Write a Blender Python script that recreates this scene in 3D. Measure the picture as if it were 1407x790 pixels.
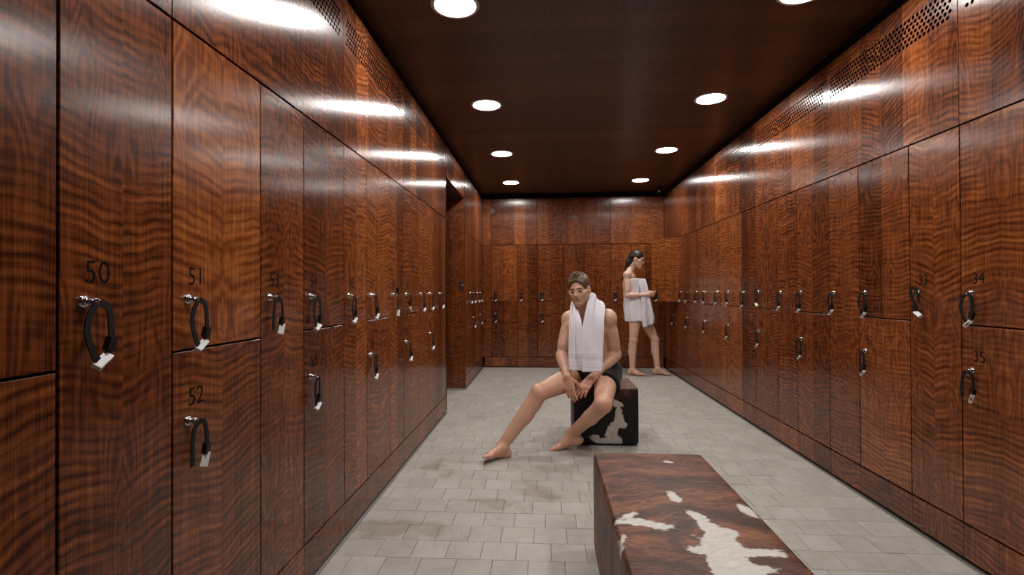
import bpy, bmesh, math, random
import numpy as np
from mathutils import Vector, Matrix

random.seed(7)
rng = np.random.default_rng(7)
scene = bpy.context.scene
COL = scene.collection
for _o in list(bpy.data.objects):
    bpy.data.objects.remove(_o)

# ---------------------------------------------------------------- room measures (metres)
XL, XR, YB = -0.898, 1.684, 7.272          # wall fronts: left, right, back
YN = -2.9                                  # wall behind the camera
ZC, ZP = 2.51, 2.435                       # ceiling, top of the wall panels
ZT, ZS, ZK = 1.766, 0.956, 0.156           # locker top, split between doors, plinth top
WN, WW = 0.2879, 0.3792                    # narrow and wide locker
Y_DOOR0, Y_DOOR1, Z_DOOR = 4.575, 5.63, 2.15

# ---------------------------------------------------------------- camera
FPX, YAW, PITCH, ROLL = 694.93, 0.0652, 0.0074, -0.0047
cam_data = bpy.data.cameras.new('camera')
cam = bpy.data.objects.new('camera', cam_data)
COL.objects.link(cam)
_f = Vector((-math.sin(YAW) * math.cos(PITCH), math.cos(YAW) * math.cos(PITCH), math.sin(PITCH)))
_r = Vector((math.cos(YAW), math.sin(YAW), 0))
_u = _r.cross(_f)
_r2 = math.cos(ROLL) * _r + math.sin(ROLL) * _u
_u2 = -math.sin(ROLL) * _r + math.cos(ROLL) * _u
_m = Matrix((_r2, _u2, -_f)).transposed().to_4x4()
_m.translation = Vector((0, 0, 1.1))
cam.matrix_world = _m
cam_data.sensor_width = 36
cam_data.lens = 36 * FPX / 1407
cam_data.clip_start = 0.02
scene.camera = cam

# ---------------------------------------------------------------- world, exposure
world = bpy.data.worlds.new('world')
scene.world = world
world.use_nodes = True
world.node_tree.nodes['Background'].inputs[0].default_value = (0.6, 0.65, 0.75, 1)
world.node_tree.nodes['Background'].inputs[1].default_value = 0.02
vs = scene.view_settings
vs.view_transform = 'Standard'
vs.look = 'None'
vs.gamma = 1
vs.use_curve_mapping = False
vs.exposure = 0.0
LAMP = 142.0                                # emission of a ceiling light's diffuser
LAMP_X = (-0.435, 1.225)
LAMP_Y = (1.09, 2.46, 3.80, 5.16, 6.54)


# ---------------------------------------------------------------- helpers: objects
def tag(o, label=None, cat=None, group=None, kind=None):
    if label: o['label'] = label
    if cat: o['category'] = cat
    if group: o['group'] = group
    if kind: o['kind'] = kind
    return o


def empty(name, loc=(0, 0, 0), rz=0.0, parent=None):
    o = bpy.data.objects.new(name, None)
    o.empty_display_size = 0.1
    COL.objects.link(o)
    o.location = loc
    o.rotation_euler = (0, 0, rz)
    o.parent = parent
    return o


def link(name, me, mat=None, parent=None, loc=None):
    o = bpy.data.objects.new(name, me)
    COL.objects.link(o)
    if mat is not None and len(me.materials) == 0:
        me.materials.append(mat)
    if parent is not None: o.parent = parent
    if loc is not None: o.location = loc
    return o


class MB:
    """collects verts / faces / uvs of one mesh"""
    def __init__(self):
        self.v, self.f, self.uv, self.smooth = [], [], [], []

    def poly(self, pts, uvs=None, smooth=False):
        n = len(self.v)
        self.v += [tuple(p) for p in pts]
        self.f.append(tuple(range(n, n + len(pts))))
        self.uv.append(uvs)
        self.smooth.append(smooth)

    def mesh(self, verts, faces, smooth=False):
        n = len(self.v)
        self.v += [tuple(p) for p in verts]
        for f in faces:
            self.f.append(tuple(i + n for i in f))
            self.uv.append(None)
            self.smooth.append(smooth)

    def box(self, a, b):
        x0, y0, z0 = a
        x1, y1, z1 = b
        v = [(x0, y0, z0), (x1, y0, z0), (x1, y1, z0), (x0, y1, z0), (x0, y0, z1), (x1, y0, z1), (x1, y1, z1), (x0, y1, z1)]
        self.mesh(v, [(0, 3, 2, 1), (4, 5, 6, 7), (0, 1, 5, 4), (1, 2, 6, 5), (2, 3, 7, 6), (3, 0, 4, 7)])

    def lathe(self, prof, n=24, c=(0, 0, 0), axis='z', smooth=True):
        """prof: list of (radius, height)"""
        V, F = [], []
        for r, h in prof:
            for i in range(n):
                a = 2 * math.pi * i / n
                p = (r * math.cos(a), r * math.sin(a), h)
                if axis == 'y': p = (p[0], -p[2], p[1])
                if axis == 'x': p = (p[2], p[0], p[1])
                V.append((p[0] + c[0], p[1] + c[1], p[2] + c[2]))
        for k in range(len(prof) - 1):
            for i in range(n):
                j = (i + 1) % n
                F.append((k * n + i, k * n + j, (k + 1) * n + j, (k + 1) * n + i))
        self.mesh(V, F, smooth)

    def tube(self, pts, r, n=8, smooth=True):
        pts = [Vector(p) for p in pts]
        V, F = [], []
        up = Vector((0.13, 0.31, 0.94))
        for i, p in enumerate(pts):
            t = (pts[min(i + 1, len(pts) - 1)] - pts[max(i - 1, 0)]).normalized()
            a = t.cross(up)
            if a.length < 1e-3: a = t.cross(Vector((1, 0, 0)))
            a.normalize()
            b = t.cross(a)
            rr = r[i] if isinstance(r, (list, tuple)) else r
            for k in range(n):
                w = 2 * math.pi * k / n
                V.append(p + a * math.cos(w) * rr + b * math.sin(w) * rr)
        for i in range(len(pts) - 1):
            for k in range(n):
                j = (k + 1) % n
                F.append((i * n + k, i * n + j, (i + 1) * n + j, (i + 1) * n + k))
        F.append(tuple(range(n))[::-1])
        F.append(tuple(range((len(pts) - 1) * n, len(pts) * n)))
        self.mesh(V, F, smooth)

    def build_mesh(self, name, mat=None, uvfun=None):
        me = bpy.data.meshes.new(name)
        me.from_pydata(self.v, [], self.f)
        if any(self.uv) or uvfun:
            lay = me.uv_layers.new(name='UVMap')
            for p, uv in zip(me.polygons, self.uv):
                for k, li in enumerate(p.loop_indices):
                    if uv is not None:
                        lay.data[li].uv = uv[k]
                    elif uvfun:
                        lay.data[li].uv = uvfun(self.v[me.loops[li].vertex_index])
        if any(self.smooth):
            me.polygons.foreach_set('use_smooth', self.smooth)
        if mat is not None: me.materials.append(mat)
        me.update()
        return me

    def build(self, name, mat=None, parent=None, loc=None, uvfun=None):
        return link(name, self.build_mesh(name, mat, uvfun), None, parent, loc)


# ---------------------------------------------------------------- helpers: materials
def s2l(r, g, b):
    f = lambda c: (c / 255 / 12.92) if c / 255 <= 0.04045 else ((c / 255 + 0.055) / 1.055) ** 2.4
    return (f(r), f(g), f(b), 1)


class NT:
    def __init__(self, name):
        self.mat = bpy.data.materials.new(name)
        self.mat.use_nodes = True
        self.t = self.mat.node_tree
        self.bsdf = self.t.nodes['Principled BSDF']

    def n(self, typ, **kw):
        nd = self.t.nodes.new(typ)
        for k, v in kw.items(): setattr(nd, k, v)
        return nd

    def set(self, sock, v):
        if isinstance(v, bpy.types.NodeSocket): self.t.links.new(v, sock)
        elif v is not None: sock.default_value = v

    def m(self, op, a, b=None, c=None, clamp=False):
        nd = self.n('ShaderNodeMath', operation=op, use_clamp=clamp)
        for i, v in enumerate((a, b, c)):
            if v is not None: self.set(nd.inputs[i], v)
        return nd.outputs[0]

    def vm(self, op, a, b=None, s=None):
        nd = self.n('ShaderNodeVectorMath', operation=op)
        self.set(nd.inputs[0], a)
        if b is not None: self.set(nd.inputs[1], b)
        if s is not None: self.set(nd.inputs[3], s)
        return nd.outputs['Value' if op in ('LENGTH', 'DISTANCE', 'DOT_PRODUCT') else 'Vector']

    def comb(self, x, y, z):
        nd = self.n('ShaderNodeCombineXYZ')
        for i, v in enumerate((x, y, z)): self.set(nd.inputs[i], v)
        return nd.outputs[0]

    def sep(self, v):
        nd = self.n('ShaderNodeSeparateXYZ')
        self.set(nd.inputs[0], v)
        return nd.outputs

    def noise(self, vec, scale, detail=2.0, rough=0.5, dist=0.0, out=0):
        nd = self.n('ShaderNodeTexNoise')
        self.set(nd.inputs['Vector'], vec)
        self.set(nd.inputs['Scale'], scale)
        self.set(nd.inputs['Detail'], detail)
        self.set(nd.inputs['Roughness'], rough)
        self.set(nd.inputs['Distortion'], dist)
        return nd.outputs[out]

    def white(self, w):
        nd = self.n('ShaderNodeTexWhiteNoise', noise_dimensions='1D')
        self.set(nd.inputs['W'], w)
        return nd.outputs

    def ramp(self, fac, stops, interp='LINEAR'):
        nd = self.n('ShaderNodeValToRGB')
        cr = nd.color_ramp
        cr.interpolation = interp
        while len(cr.elements) < len(stops): cr.elements.new(0.5)
        for e, (p, c) in zip(cr.elements, stops):
            e.position = p
            e.color = c if len(c) == 4 else (*c, 1)
        self.set(nd.inputs[0], fac)
        return nd.outputs[0]

    def mix(self, fac, a, b, typ='MIX'):
        nd = self.n('ShaderNodeMix', data_type='RGBA', blend_type=typ)
        self.set(nd.inputs[0], fac)
        self.set(nd.inputs[6], a)
        self.set(nd.inputs[7], b)
        return nd.outputs[2]

    def maprange(self, v, a, b, c=0.0, d=1.0, smooth=True):
        nd = self.n('ShaderNodeMapRange', interpolation_type='SMOOTHSTEP' if smooth else 'LINEAR')
        for i, q in enumerate((v, a, b, c, d)): self.set(nd.inputs[i], q)
        return nd.outputs[0]

    def bump(self, h, strength=0.2, dist=0.01):
        nd = self.n('ShaderNodeBump')
        self.set(nd.inputs['Height'], h)
        nd.inputs['Strength'].default_value = strength
        nd.inputs['Distance'].default_value = dist
        self.set(self.bsdf.inputs['Normal'], nd.outputs[0])

    def p(self, **kw):
        for k, v in kw.items():
            self.set(self.bsdf.inputs[k.replace('_', ' ')], v)
        return self


def plain(name, col, rough=0.5, metal=0.0, spec=0.5, noise_amt=0.0, noise_scale=40):
    t = NT(name)
    t.p(Roughness=rough, Metallic=metal)
    t.bsdf.inputs['Specular IOR Level'].default_value = spec
    if noise_amt:
        tc = t.n('ShaderNodeTexCoord').outputs['Object']
        nz = t.noise(tc, noise_scale, 3)
        dk = tuple(c * (1 - noise_amt) for c in col[:3]) + (1,)
        t.p(Base_Color=t.mix(nz, dk, tuple(min(1, c * (1 + noise_amt)) for c in col[:3]) + (1,)))
    else:
        t.p(Base_Color=col)
    return t.mat


def wood_material(name, ceiling=False):
    """figured veneer: UV x counts veneer leaves (mirror matched in pairs), UV y is metres along the grain"""
    t = NT(name)
    uvn = t.n('ShaderNodeUVMap', uv_map='UVMap').outputs[0]
    u, v, _ = t.sep(uvn)
    leaf = t.m('FLOOR', u)
    fr = t.m('SUBTRACT', u, leaf)
    par = t.m('MODULO', leaf, 2.0)
    frm = t.m('ABSOLUTE', t.m('SUBTRACT', fr, par))           # mirrored on odd leaves
    pair = t.m('FLOOR', t.m('MULTIPLY', u, 0.5))
    wn = t.white(t.m('ADD', pair, 3.37))
    r1, r2, r3 = t.sep(wn[1])
    wl = t.white(t.m('ADD', leaf, 71.3))
    l1, l2, l3 = t.sep(wl[1])
    x = t.m('MULTIPLY', frm, 0.16)
    sx = t.m('ADD', x, t.m('MULTIPLY', r1, 40.0))
    sv = t.m('ADD', v, t.m('MULTIPLY', r2, 30.0))
    base = t.comb(sx, sv, t.m('MULTIPLY', r3, 9.0))
    big = t.noise(t.vm('MULTIPLY', base, (1.0, 0.55, 1.0)), 4.5, 2, 0.5)
    mid = t.noise(t.vm('MULTIPLY', base, (1.0, 0.7, 1.0)), 14.0, 1, 0.4)
    slope = t.m('MULTIPLY', t.m('SUBTRACT', r3, 0.35), 0.55)
    ph = t.m('ADD', v, t.m('MULTIPLY', x, slope))
    ph = t.m('MULTIPLY', ph, t.m('ADD', 31.0, t.m('MULTIPLY', r2, 16.0)))
    ph = t.m('ADD', ph, t.m('MULTIPLY', big, 3.2))
    ph = t.m('ADD', ph, t.m('MULTIPLY', l2, 2.0))
    ph = t.m('ADD', ph, t.m('MULTIPLY', mid, 0.55))
    st = t.m('SINE', t.m('MULTIPLY', ph, 2 * math.pi))
    st = t.m('ADD', t.m('MULTIPLY', st, 0.5), 0.5)
    st = t.m('POWER', st, 0.6)
    # irregular lens-shaped streaks across the grain
    ln = t.noise(t.comb(t.m('MULTIPLY', sx, 7.0), t.m('MULTIPLY', ph, 1.25), t.m('MULTIPLY', r3, 9.0)), 1.0, 3, 0.6)
    ln = t.maprange(ln, 0.30, 0.70)
    st = t.m('ADD', t.m('MULTIPLY', st, 0.42), t.m('MULTIPLY', ln, 0.58))
    amp = t.maprange(t.noise(t.vm('MULTIPLY', base, (2.2, 1.0, 1.0)), 3.2, 2), 0.34, 0.6, 0.25, 1.0)
    # cathedral swirls where the cross figure fades
    sw = t.noise(t.vm('MULTIPLY', base, (3.2, 0.8, 1.0)), 3.6, 1, 0.4)
    sw = t.m('ADD', t.m('MULTIPLY', t.m('SINE', t.m('MULTIPLY', sw, 75.0)), 0.5), 0.5)
    g1 = t.noise(t.vm('MULTIPLY', base, (520.0, 5.0, 1.0)), 1.0, 2, 0.6)
    g2 = t.noise(t.vm('MULTIPLY', base, (95.0, 1.6, 1.0)), 1.0, 3, 0.6)
    fac = t.m('ADD', 0.40, t.m('MULTIPLY', t.m('MULTIPLY', t.m('SUBTRACT', st, 0.5), amp), 0.50))
    fac = t.m('ADD', fac, t.m('MULTIPLY', t.m('MULTIPLY', t.m('SUBTRACT', sw, 0.5), t.m('SUBTRACT', 1.0, amp)), 0.30))
    fac = t.m('ADD', fac, t.m('MULTIPLY', t.m('SUBTRACT', g1, 0.5), 0.60))
    fac = t.m('ADD', fac, t.m('MULTIPLY', t.m('SUBTRACT', g2, 0.5), 0.42))
    fac = t.m('ADD', fac, t.m('MULTIPLY', t.m('SUBTRACT', l1, 0.5), 0.22))
    fac = t.m('ADD', fac, t.m('MULTIPLY', t.m('SUBTRACT', r1, 0.5), 0.16), clamp=True)
    if ceiling:
        col = t.ramp(fac, [(0.0, s2l(50, 27, 18)), (0.45, s2l(84, 48, 32)), (1.0, s2l(120, 73, 48))])
    else:
        col = t.ramp(fac, [(0.0, s2l(41, 17, 9)), (0.22, s2l(71, 33, 17)), (0.5, s2l(119, 63, 31)), (0.78, s2l(164, 96, 48)), (1.0, s2l(202, 134, 72))])
    t.p(Base_Color=col)
    h = t.m('ADD', t.m('MULTIPLY', g1, 0.12), t.m('MULTIPLY', g2, 1.0))
    h = t.m('ADD', h, t.m('MULTIPLY', st, 0.10))
    t.bump(h, 0.10, 0.0016)
    t.p(Roughness=0.22 if not ceiling else 0.34, Anisotropic=0.82)
    t.bsdf.inputs['Specular IOR Level'].default_value = 0.55
    tg = t.n('ShaderNodeTangent', direction_type='UV_MAP', uv_map='UVMap')
    t.set(t.bsdf.inputs['Tangent'], tg.outputs[0])
    return t.mat


def floor_material():
    t = NT('stone_tile')
    oi = t.n('ShaderNodeObjectInfo').outputs['Random']
    geo = t.n('ShaderNodeNewGeometry')
    pos = geo.outputs['Position']
    rpi = t.n('ShaderNodeAttribute', attribute_name='tile_rand').outputs['Fac']
    rnd = t.white(t.m('ADD', t.m('MULTIPLY', rpi, 91.7), 0.13))
    a, b, c = t.sep(rnd[1])
    sh = t.comb(t.m('MULTIPLY', a, 30.0), t.m('MULTIPLY', b, 30.0), 0.0)
    pp = t.vm('ADD', pos, sh)
    st1 = t.noise(t.vm('MULTIPLY', pp, (9.0, 170.0, 1.0)), 1.0, 3, 0.6)
    st2 = t.noise(t.vm('MULTIPLY', pp, (170.0, 9.0, 1.0)), 1.0, 3, 0.6)
    streak = t.mix(t.m('GREATER_THAN', c, 0.6), st1, st2)
    cl = t.noise(pp, 9.0, 3, 0.6)
    f = t.m('ADD', t.m('MULTIPLY', streak, 0.5), t.m('MULTIPLY', cl, 0.5))
    f = t.m('ADD', f, t.m('MULTIPLY', t.m('SUBTRACT', b, 0.5), 0.14))
    col = t.ramp(f, [(0.2, s2l(140, 135, 127)), (0.5, s2l(166, 161, 153)), (0.8, s2l(186, 182, 176))])
    # dried water marks and foot dirt lying on the tiles
    wob = t.noise(pos, 7.0, 4, 0.65)
    px, py, pz = t.sep(pos)
    tot = None
    for (cx, cy, rx, ry, s) in ((-0.70, 3.18, .10, .13, .9), (-0.50, 3.24, .22, .05, .5), (-0.23, 2.62, .17, .10, .8), (-0.05, 2.80, .10, .10, .6),
                                (-0.74, 2.30, .20, .12, .9), (-0.55, 2.33, .12, .08, .7), (0.05, 3.15, .16, .12, .6), (0.02, 2.72, .08, .05, .8), (-0.60, 3.02, .05, .13, .6)):
        d = t.vm('LENGTH', t.comb(t.m('DIVIDE', t.m('SUBTRACT', px, cx), rx), t.m('DIVIDE', t.m('SUBTRACT', py, cy), ry), 0.0))
        d = t.m('ADD', d, t.m('MULTIPLY', t.m('SUBTRACT', wob, 0.5), 2.6))
        k = t.m('MULTIPLY', t.maprange(d, 1.0, 0.45), s)
        tot = k if tot is None else t.m('MAXIMUM', tot, k)
    col = t.mix(t.m('MULTIPLY', tot, 0.45), col, s2l(112, 92, 72))
    t.p(Base_Color=col, Roughness=t.m('ADD', 0.42, t.m('MULTIPLY', cl, 0.16)))
    t.bsdf.inputs['Specular IOR Level'].default_value = 0.4
    t.bump(streak, 0.12, 0.002)
    return t.mat


def hide_material(name, blobs, axes, dark, mid, warm, blackish, seed):
    """cow hide: brindled brown hair with ragged white patches (blobs: centre a, centre b, radius a, radius b, in object axes)"""
    t = NT(name)
    ob = t.n('ShaderNodeTexCoord').outputs['Object']
    o2 = t.vm('ADD', ob, (seed, seed * 0.7, seed * 1.3))
    warp = t.noise(o2, 3.5, 3, 0.5, out=1)
    ow = t.vm('ADD', o2, t.vm('SCALE', t.vm('SUBTRACT', warp, (0.5, 0.5, 0.5)), s=0.30))
    strands = t.noise(t.vm('MULTIPLY', ow, (16.0, 95.0, 60.0)), 1.0, 4, 0.65)
    brin = t.noise(t.vm('MULTIPLY', ow, (3.2, 11.0, 6.0)), 1.0, 3, 0.6)
    f = t.m('ADD', t.m('MULTIPLY', strands, 0.55), t.m('MULTIPLY', brin, 0.75))
    brown = t.ramp(f, [(0.46, dark), (0.62, mid), (0.82, warm)])
    x, y, z = t.sep(ob)
    if blackish is not None:
        bf = t.m('ADD', z, t.m('MULTIPLY', t.m('SUBTRACT', t.noise(o2, 9.0, 4, 0.6), 0.5), 0.22))
        brown = t.mix(t.maprange(bf, blackish, blackish - 0.06), brown, s2l(15, 13, 13))
    A, B = (x, y) if axes == 'xy' else (x, z)
    rag = t.noise(ob, 9.0, 3, 0.6)
    fine = t.noise(t.vm('MULTIPLY', ob, (40.0, 130.0, 60.0)), 1.0, 2, 0.6)
    tot = None
    for (ca, cb, ra, rb, rot) in blobs:
        da, db = t.m('SUBTRACT', A, ca), t.m('SUBTRACT', B, cb)
        c_, s_ = math.cos(rot), math.sin(rot)
        p = t.m('ADD', t.m('MULTIPLY', da, c_ / ra), t.m('MULTIPLY', db, s_ / ra))
        q = t.m('ADD', t.m('MULTIPLY', da, -s_ / rb), t.m('MULTIPLY', db, c_ / rb))
        d = t.m('SUBTRACT', t.vm('LENGTH', t.comb(p, q, 0.0)), 1.0)
        d = t.m('MULTIPLY', d, min(ra, rb))
        tot = d if tot is None else t.m('SMOOTH_MIN', tot, d, 0.02)
    tot = t.m('ADD', tot, t.m('MULTIPLY', t.m('SUBTRACT', rag, 0.5), 0.085))
    tot = t.m('ADD', tot, t.m('MULTIPLY', t.m('SUBTRACT', fine, 0.5), 0.024))
    w = t.maprange(tot, 0.005, -0.003)
    white = t.mix(strands, s2l(168, 158, 148), s2l(232, 228, 222))
    t.p(Base_Color=t.mix(w, brown, white), Roughness=0.48)
    t.bsdf.inputs['Specular IOR Level'].default_value = 0.35
    t.bsdf.inputs['Sheen Weight'].default_value = 0.0
    t.bump(strands, 0.35, 0.004)
    return t.mat


def emit(name, strength):
    t = NT(name)
    t.p(Base_Color=(0.9, 0.9, 0.9, 1))
    t.bsdf.inputs['Emission Color'].default_value = (1.0, 0.965, 0.93, 1)
    t.bsdf.inputs['Emission Strength'].default_value = strength
    return t.mat


def skin_material(name):
    t = NT(name)
    at = t.n('ShaderNodeVertexColor', layer_name='tint').outputs[0]
    ob = t.n('ShaderNodeTexCoord').outputs['Object']
    nz = t.noise(ob, 14.0, 4, 0.6)
    col = t.mix(t.m('MULTIPLY', nz, 0.22), at, s2l(190, 128, 104))
    t.p(Base_Color=col, Roughness=0.43)
    t.bsdf.inputs['Specular IOR Level'].default_value = 0.5
    t.bsdf.inputs['Subsurface Weight'].default_value = 0.08
    t.bsdf.inputs['Subsurface Radius'].default_value = (0.012, 0.005, 0.003)
    t.bsdf.inputs['Subsurface Scale'].default_value = 1.0
    t.bump(t.noise(ob, 160.0, 2), 0.06, 0.002)
    return t.mat


def cloth_material(name, col, rough=0.9, scale=420.0, strength=0.5):
    t = NT(name)
    ob = t.n('ShaderNodeTexCoord').outputs['Object']
    nz = t.noise(ob, scale, 2, 0.6)
    n2 = t.noise(ob, 18.0, 3)
    dk = tuple(c * 0.86 for c in col[:3]) + (1,)
    t.p(Base_Color=t.mix(n2, dk, col), Roughness=rough)
    t.bsdf.inputs['Specular IOR Level'].default_value = 0.2
    t.bsdf.inputs['Sheen Weight'].default_value = 0.1
    t.bump(nz, strength, 0.003)
    return t.mat


def hair_material(name, dark, light):
    t = NT(name)
    ob = t.n('ShaderNodeTexCoord').outputs['Object']
    w = t.noise(ob, 22.0, 2, 0.5, out=1)
    ow = t.vm('ADD', ob, t.vm('SCALE', w, s=0.05))
    nz = t.noise(t.vm('MULTIPLY', ow, (160.0, 160.0, 40.0)), 1.0, 3, 0.6)
    t.p(Base_Color=t.ramp(nz, [(0.3, dark), (0.7, light)]), Roughness=0.42)
    t.bump(nz, 0.6, 0.004)
    return t.mat


M_WOOD = wood_material('figured_veneer')
M_CEIL = wood_material('dark_ceiling_veneer', True)
M_TILE = floor_material()
M_GROUT = plain('grout', s2l(124, 118, 112), 0.9, noise_amt=0.2)
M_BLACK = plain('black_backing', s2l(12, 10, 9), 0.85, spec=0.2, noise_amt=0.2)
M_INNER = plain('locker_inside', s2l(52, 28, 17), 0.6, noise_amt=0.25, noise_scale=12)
M_STRIP = plain('brushed_edge_strip', s2l(176, 172, 168), 0.4, 0.6, noise_amt=0.1)
M_CHROME = plain('chrome', s2l(205, 205, 208), 0.16, 1.0, noise_amt=0.05)
M_NUM = plain('number_black', s2l(6, 5, 5), 0.8, spec=0.1, noise_amt=0.1)
M_STRAP = plain('strap_rubber', s2l(12, 12, 13), 0.6, spec=0.25, noise_amt=0.2)
M_BUCKLE = plain('buckle_plastic', s2l(10, 10, 11), 0.35, noise_amt=0.1)
M_TAG = plain('tag_white', s2l(222, 220, 216), 0.35, noise_amt=0.04)
M_PRINT = plain('tag_print', s2l(120, 118, 118), 0.5, noise_amt=0.1)
M_RING = plain('lamp_ring', s2l(190, 186, 182), 0.35, 0.4, noise_amt=0.05)
M_LAMP = emit('lamp_diffuser', LAMP)
M_DARKMETAL = plain('dark_metal', s2l(38, 34, 32), 0.4, 0.6, noise_amt=0.1)
M_DISC = plain('dull_disc', s2l(112, 92, 84), 0.5, noise_amt=0.1)

# ---------------------------------------------------------------- veneered boards
_leaf = [0]


def board_mesh(name, w, h, t=0.018, leaves=2, ch=0.0012, horizontal=False, mat=None, seq=None):
    """board with its face on local y=0 looking along -y, chamfered edge; UV runs through mirrored veneer leaves"""
    if seq is None:
        seq = _leaf[0]
        _leaf[0] += leaves + (leaves % 2)
    mb = MB()
    z_off = (seq * 0.37) % 5

    def uv(p):
        if horizontal: return (seq + leaves * min(max(p[2] / h, 0.0005), 0.9995), p[0] + z_off)
        return (seq + leaves * min(max(p[0] / w, 0.0005), 0.9995), p[2] + z_off)
    o = [(0, ch, 0), (w, ch, 0), (w, ch, h), (0, ch, h)]
    i = [(ch, 0, ch), (w - ch, 0, ch), (w - ch, 0, h - ch), (ch, 0, h - ch)]
    b = [(0, t, 0), (w, t, 0), (w, t, h), (0, t, h)]
    mb.mesh(o + i + b, [(4, 5, 6, 7), (0, 1, 5, 4), (1, 2, 6, 5), (2, 3, 7, 6), (3, 0, 4, 7),
                        (8, 9, 1, 0), (9, 10, 2, 1), (10, 11, 3, 2), (11, 8, 0, 3), (11, 10, 9, 8)])
    return mb.build_mesh(name, mat or M_WOOD, uv)


def perforated_mesh(name, w, h, g0, g1, t=0.018, leaves=6, margin=0.022, pitch=0.0262, rad=0.0092):
    """wall panel with a field of staggered round holes between heights g0 and g1"""
    seq = _leaf[0]
    _leaf[0] += leaves + (leaves % 2)
    mb = MB()
    bores = []
    z_off = (seq * 0.37) % 5

    def uv(p):
        return (seq + leaves * min(max(p[0] / w, 0.0005), 0.9995), p[2] + z_off)

    def quad(x0, z0, x1, z1):
        if x1 - x0 > 1e-5: mb.poly([(x0, 0, z0), (x1, 0, z0), (x1, 0, z1), (x0, 0, z1)])
    quad(0, 0, w, g0)
    quad(0, g1, w, h)
    rows = 6
    dz = (g1 - g0) / rows
    n = int((w - 2 * margin) / pitch - 0.5)
    x_start = (w - (n + 0.5) * pitch) / 2
    for r in range(rows):
        z0 = g0 + r * dz
        z1 = z0 + dz
        xs = x_start + (pitch / 2 if r % 2 else 0)
        quad(0, z0, xs, z1)
        quad(xs + n * pitch, z0, w, z1)
        for k in range(n):
            a, b = xs + k * pitch, xs + (k + 1) * pitch
            cx, cz = (a + b) / 2, (z0 + z1) / 2
            rect = [(b, cz), (b, z1), (cx, z1), (a, z1), (a, cz), (a, z0), (cx, z0), (b, z0)]
            circ = [(cx + rad * math.cos(q * math.pi / 4), cz + rad * math.sin(q * math.pi / 4)) for q in range(8)]
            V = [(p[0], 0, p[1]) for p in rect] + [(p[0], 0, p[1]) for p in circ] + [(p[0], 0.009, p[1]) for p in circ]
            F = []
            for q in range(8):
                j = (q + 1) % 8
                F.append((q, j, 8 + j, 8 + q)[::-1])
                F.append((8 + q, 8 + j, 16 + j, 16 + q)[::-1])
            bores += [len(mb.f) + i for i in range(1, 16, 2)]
            mb.mesh(V, F)
    for (a, b) in (((0, 0), (w, 0)), ((w, 0), (w, h)), ((w, h), (0, h)), ((0, h), (0, 0))):
        mb.poly([(a[0], 0, a[1]), (a[0], t, a[1]), (b[0], t, b[1]), (b[0], 0, b[1])])
    me = mb.build_mesh(name, M_WOOD, uv)
    me.materials.append(M_BLACK)  # hole walls painted black, standing in for shade inside the holes
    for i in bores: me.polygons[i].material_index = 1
    return me


# wall frames: local x runs to the right along the wall as one faces it, local -y points into the room
RZ = {'left': math.pi / 2, 'right': -math.pi / 2, 'back': 0.0}


def wall_loc(side, s, z=0.0, out=0.0):
    if side == 'left': return (XL + out, s, z)
    if side == 'right': return (XR - out, s, z)
    return (s, YB - out, z)


# ================================================================ STRUCTURE
def struct(name, mb, mat, uvfun=None):
    o = mb.build(name, mat, uvfun=uvfun)
    o['kind'] = 'structure'
    return o


mb = MB(); mb.box((XL - 1.9, YN - 0.1, -0.06), (XR + 0.6, YB + 0.6, -0.004))
floor = struct('floor', mb, M_GROUT)
tag(floor, 'pale grey stone tile floor of the locker room')

# floor tiles: square, laid in staggered rows
TP, GAP = 0.1465, 0.0017
y_rows = np.arange(0.02, YB - 0.012, TP)
tile_me = {}


def tile_mesh(w, d):
    key = (round(w, 3), round(d, 3))
    if key not in tile_me:
        m_ = MB()
        c = 0.0012
        lo = [(0, 0, -0.004), (w, 0, -0.004), (w, d, -0.004), (0, d, -0.004)]
        md = [(0, 0, -c), (w, 0, -c), (w, d, -c), (0, d, -c)]
        hi = [(c, c, 0), (w - c, c, 0), (w - c, d - c, 0), (c, d - c, 0)]
        m_.mesh(lo + md + hi, [(8, 9, 10, 11), (4, 5, 9, 8), (5, 6, 10, 9), (6, 7, 11, 10), (7, 4, 8, 11),
                               (0, 1, 5, 4), (1, 2, 6, 5), (2, 3, 7, 6), (3, 0, 4, 7)])
        tile_me[key] = m_
    return tile_me[key]


F0, F1 = XL + 0.012, XR - 0.012
cells = []
for ri, y in enumerate(y_rows):
    off = (0.0, 0.5, 0.25, 0.72)[ri % 4] * TP + random.uniform(-0.012, 0.012)
    xs = [F0] + [x for x in np.arange(F0 + off, F1, TP) if F0 + 0.03 < x < F1 - 0.03] + [F1]
    d = min(TP, YB - 0.01 - y)
    for a, b in zip(xs[:-1], xs[1:]):
        cells.append((a, y, b - a - GAP, d - GAP, ri))
# threshold of the doorway
for ri, y in enumerate(np.arange(Y_DOOR0 + 0.02, Y_DOOR1 - 0.15, TP)):
    for x in np.arange(XL + 0.012 - TP * 6, XL, TP):
        cells.append((x, y, TP - GAP, TP - GAP, 90 + ri))
shown = [c for c in cells if c[1] > 1.93 and c[4] < 90 and c[2] > 0.05 and not (0.22 < c[0] < 0.5 and c[1] < 2.05)]
shown = sorted(shown, key=lambda c: c[1])[:300]
shown_set = set(shown)


def add_rand(me, values):
    at_ = me.attributes.new('tile_rand', 'FLOAT', 'FACE')
    at_.data.foreach_set('value', values)


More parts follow.
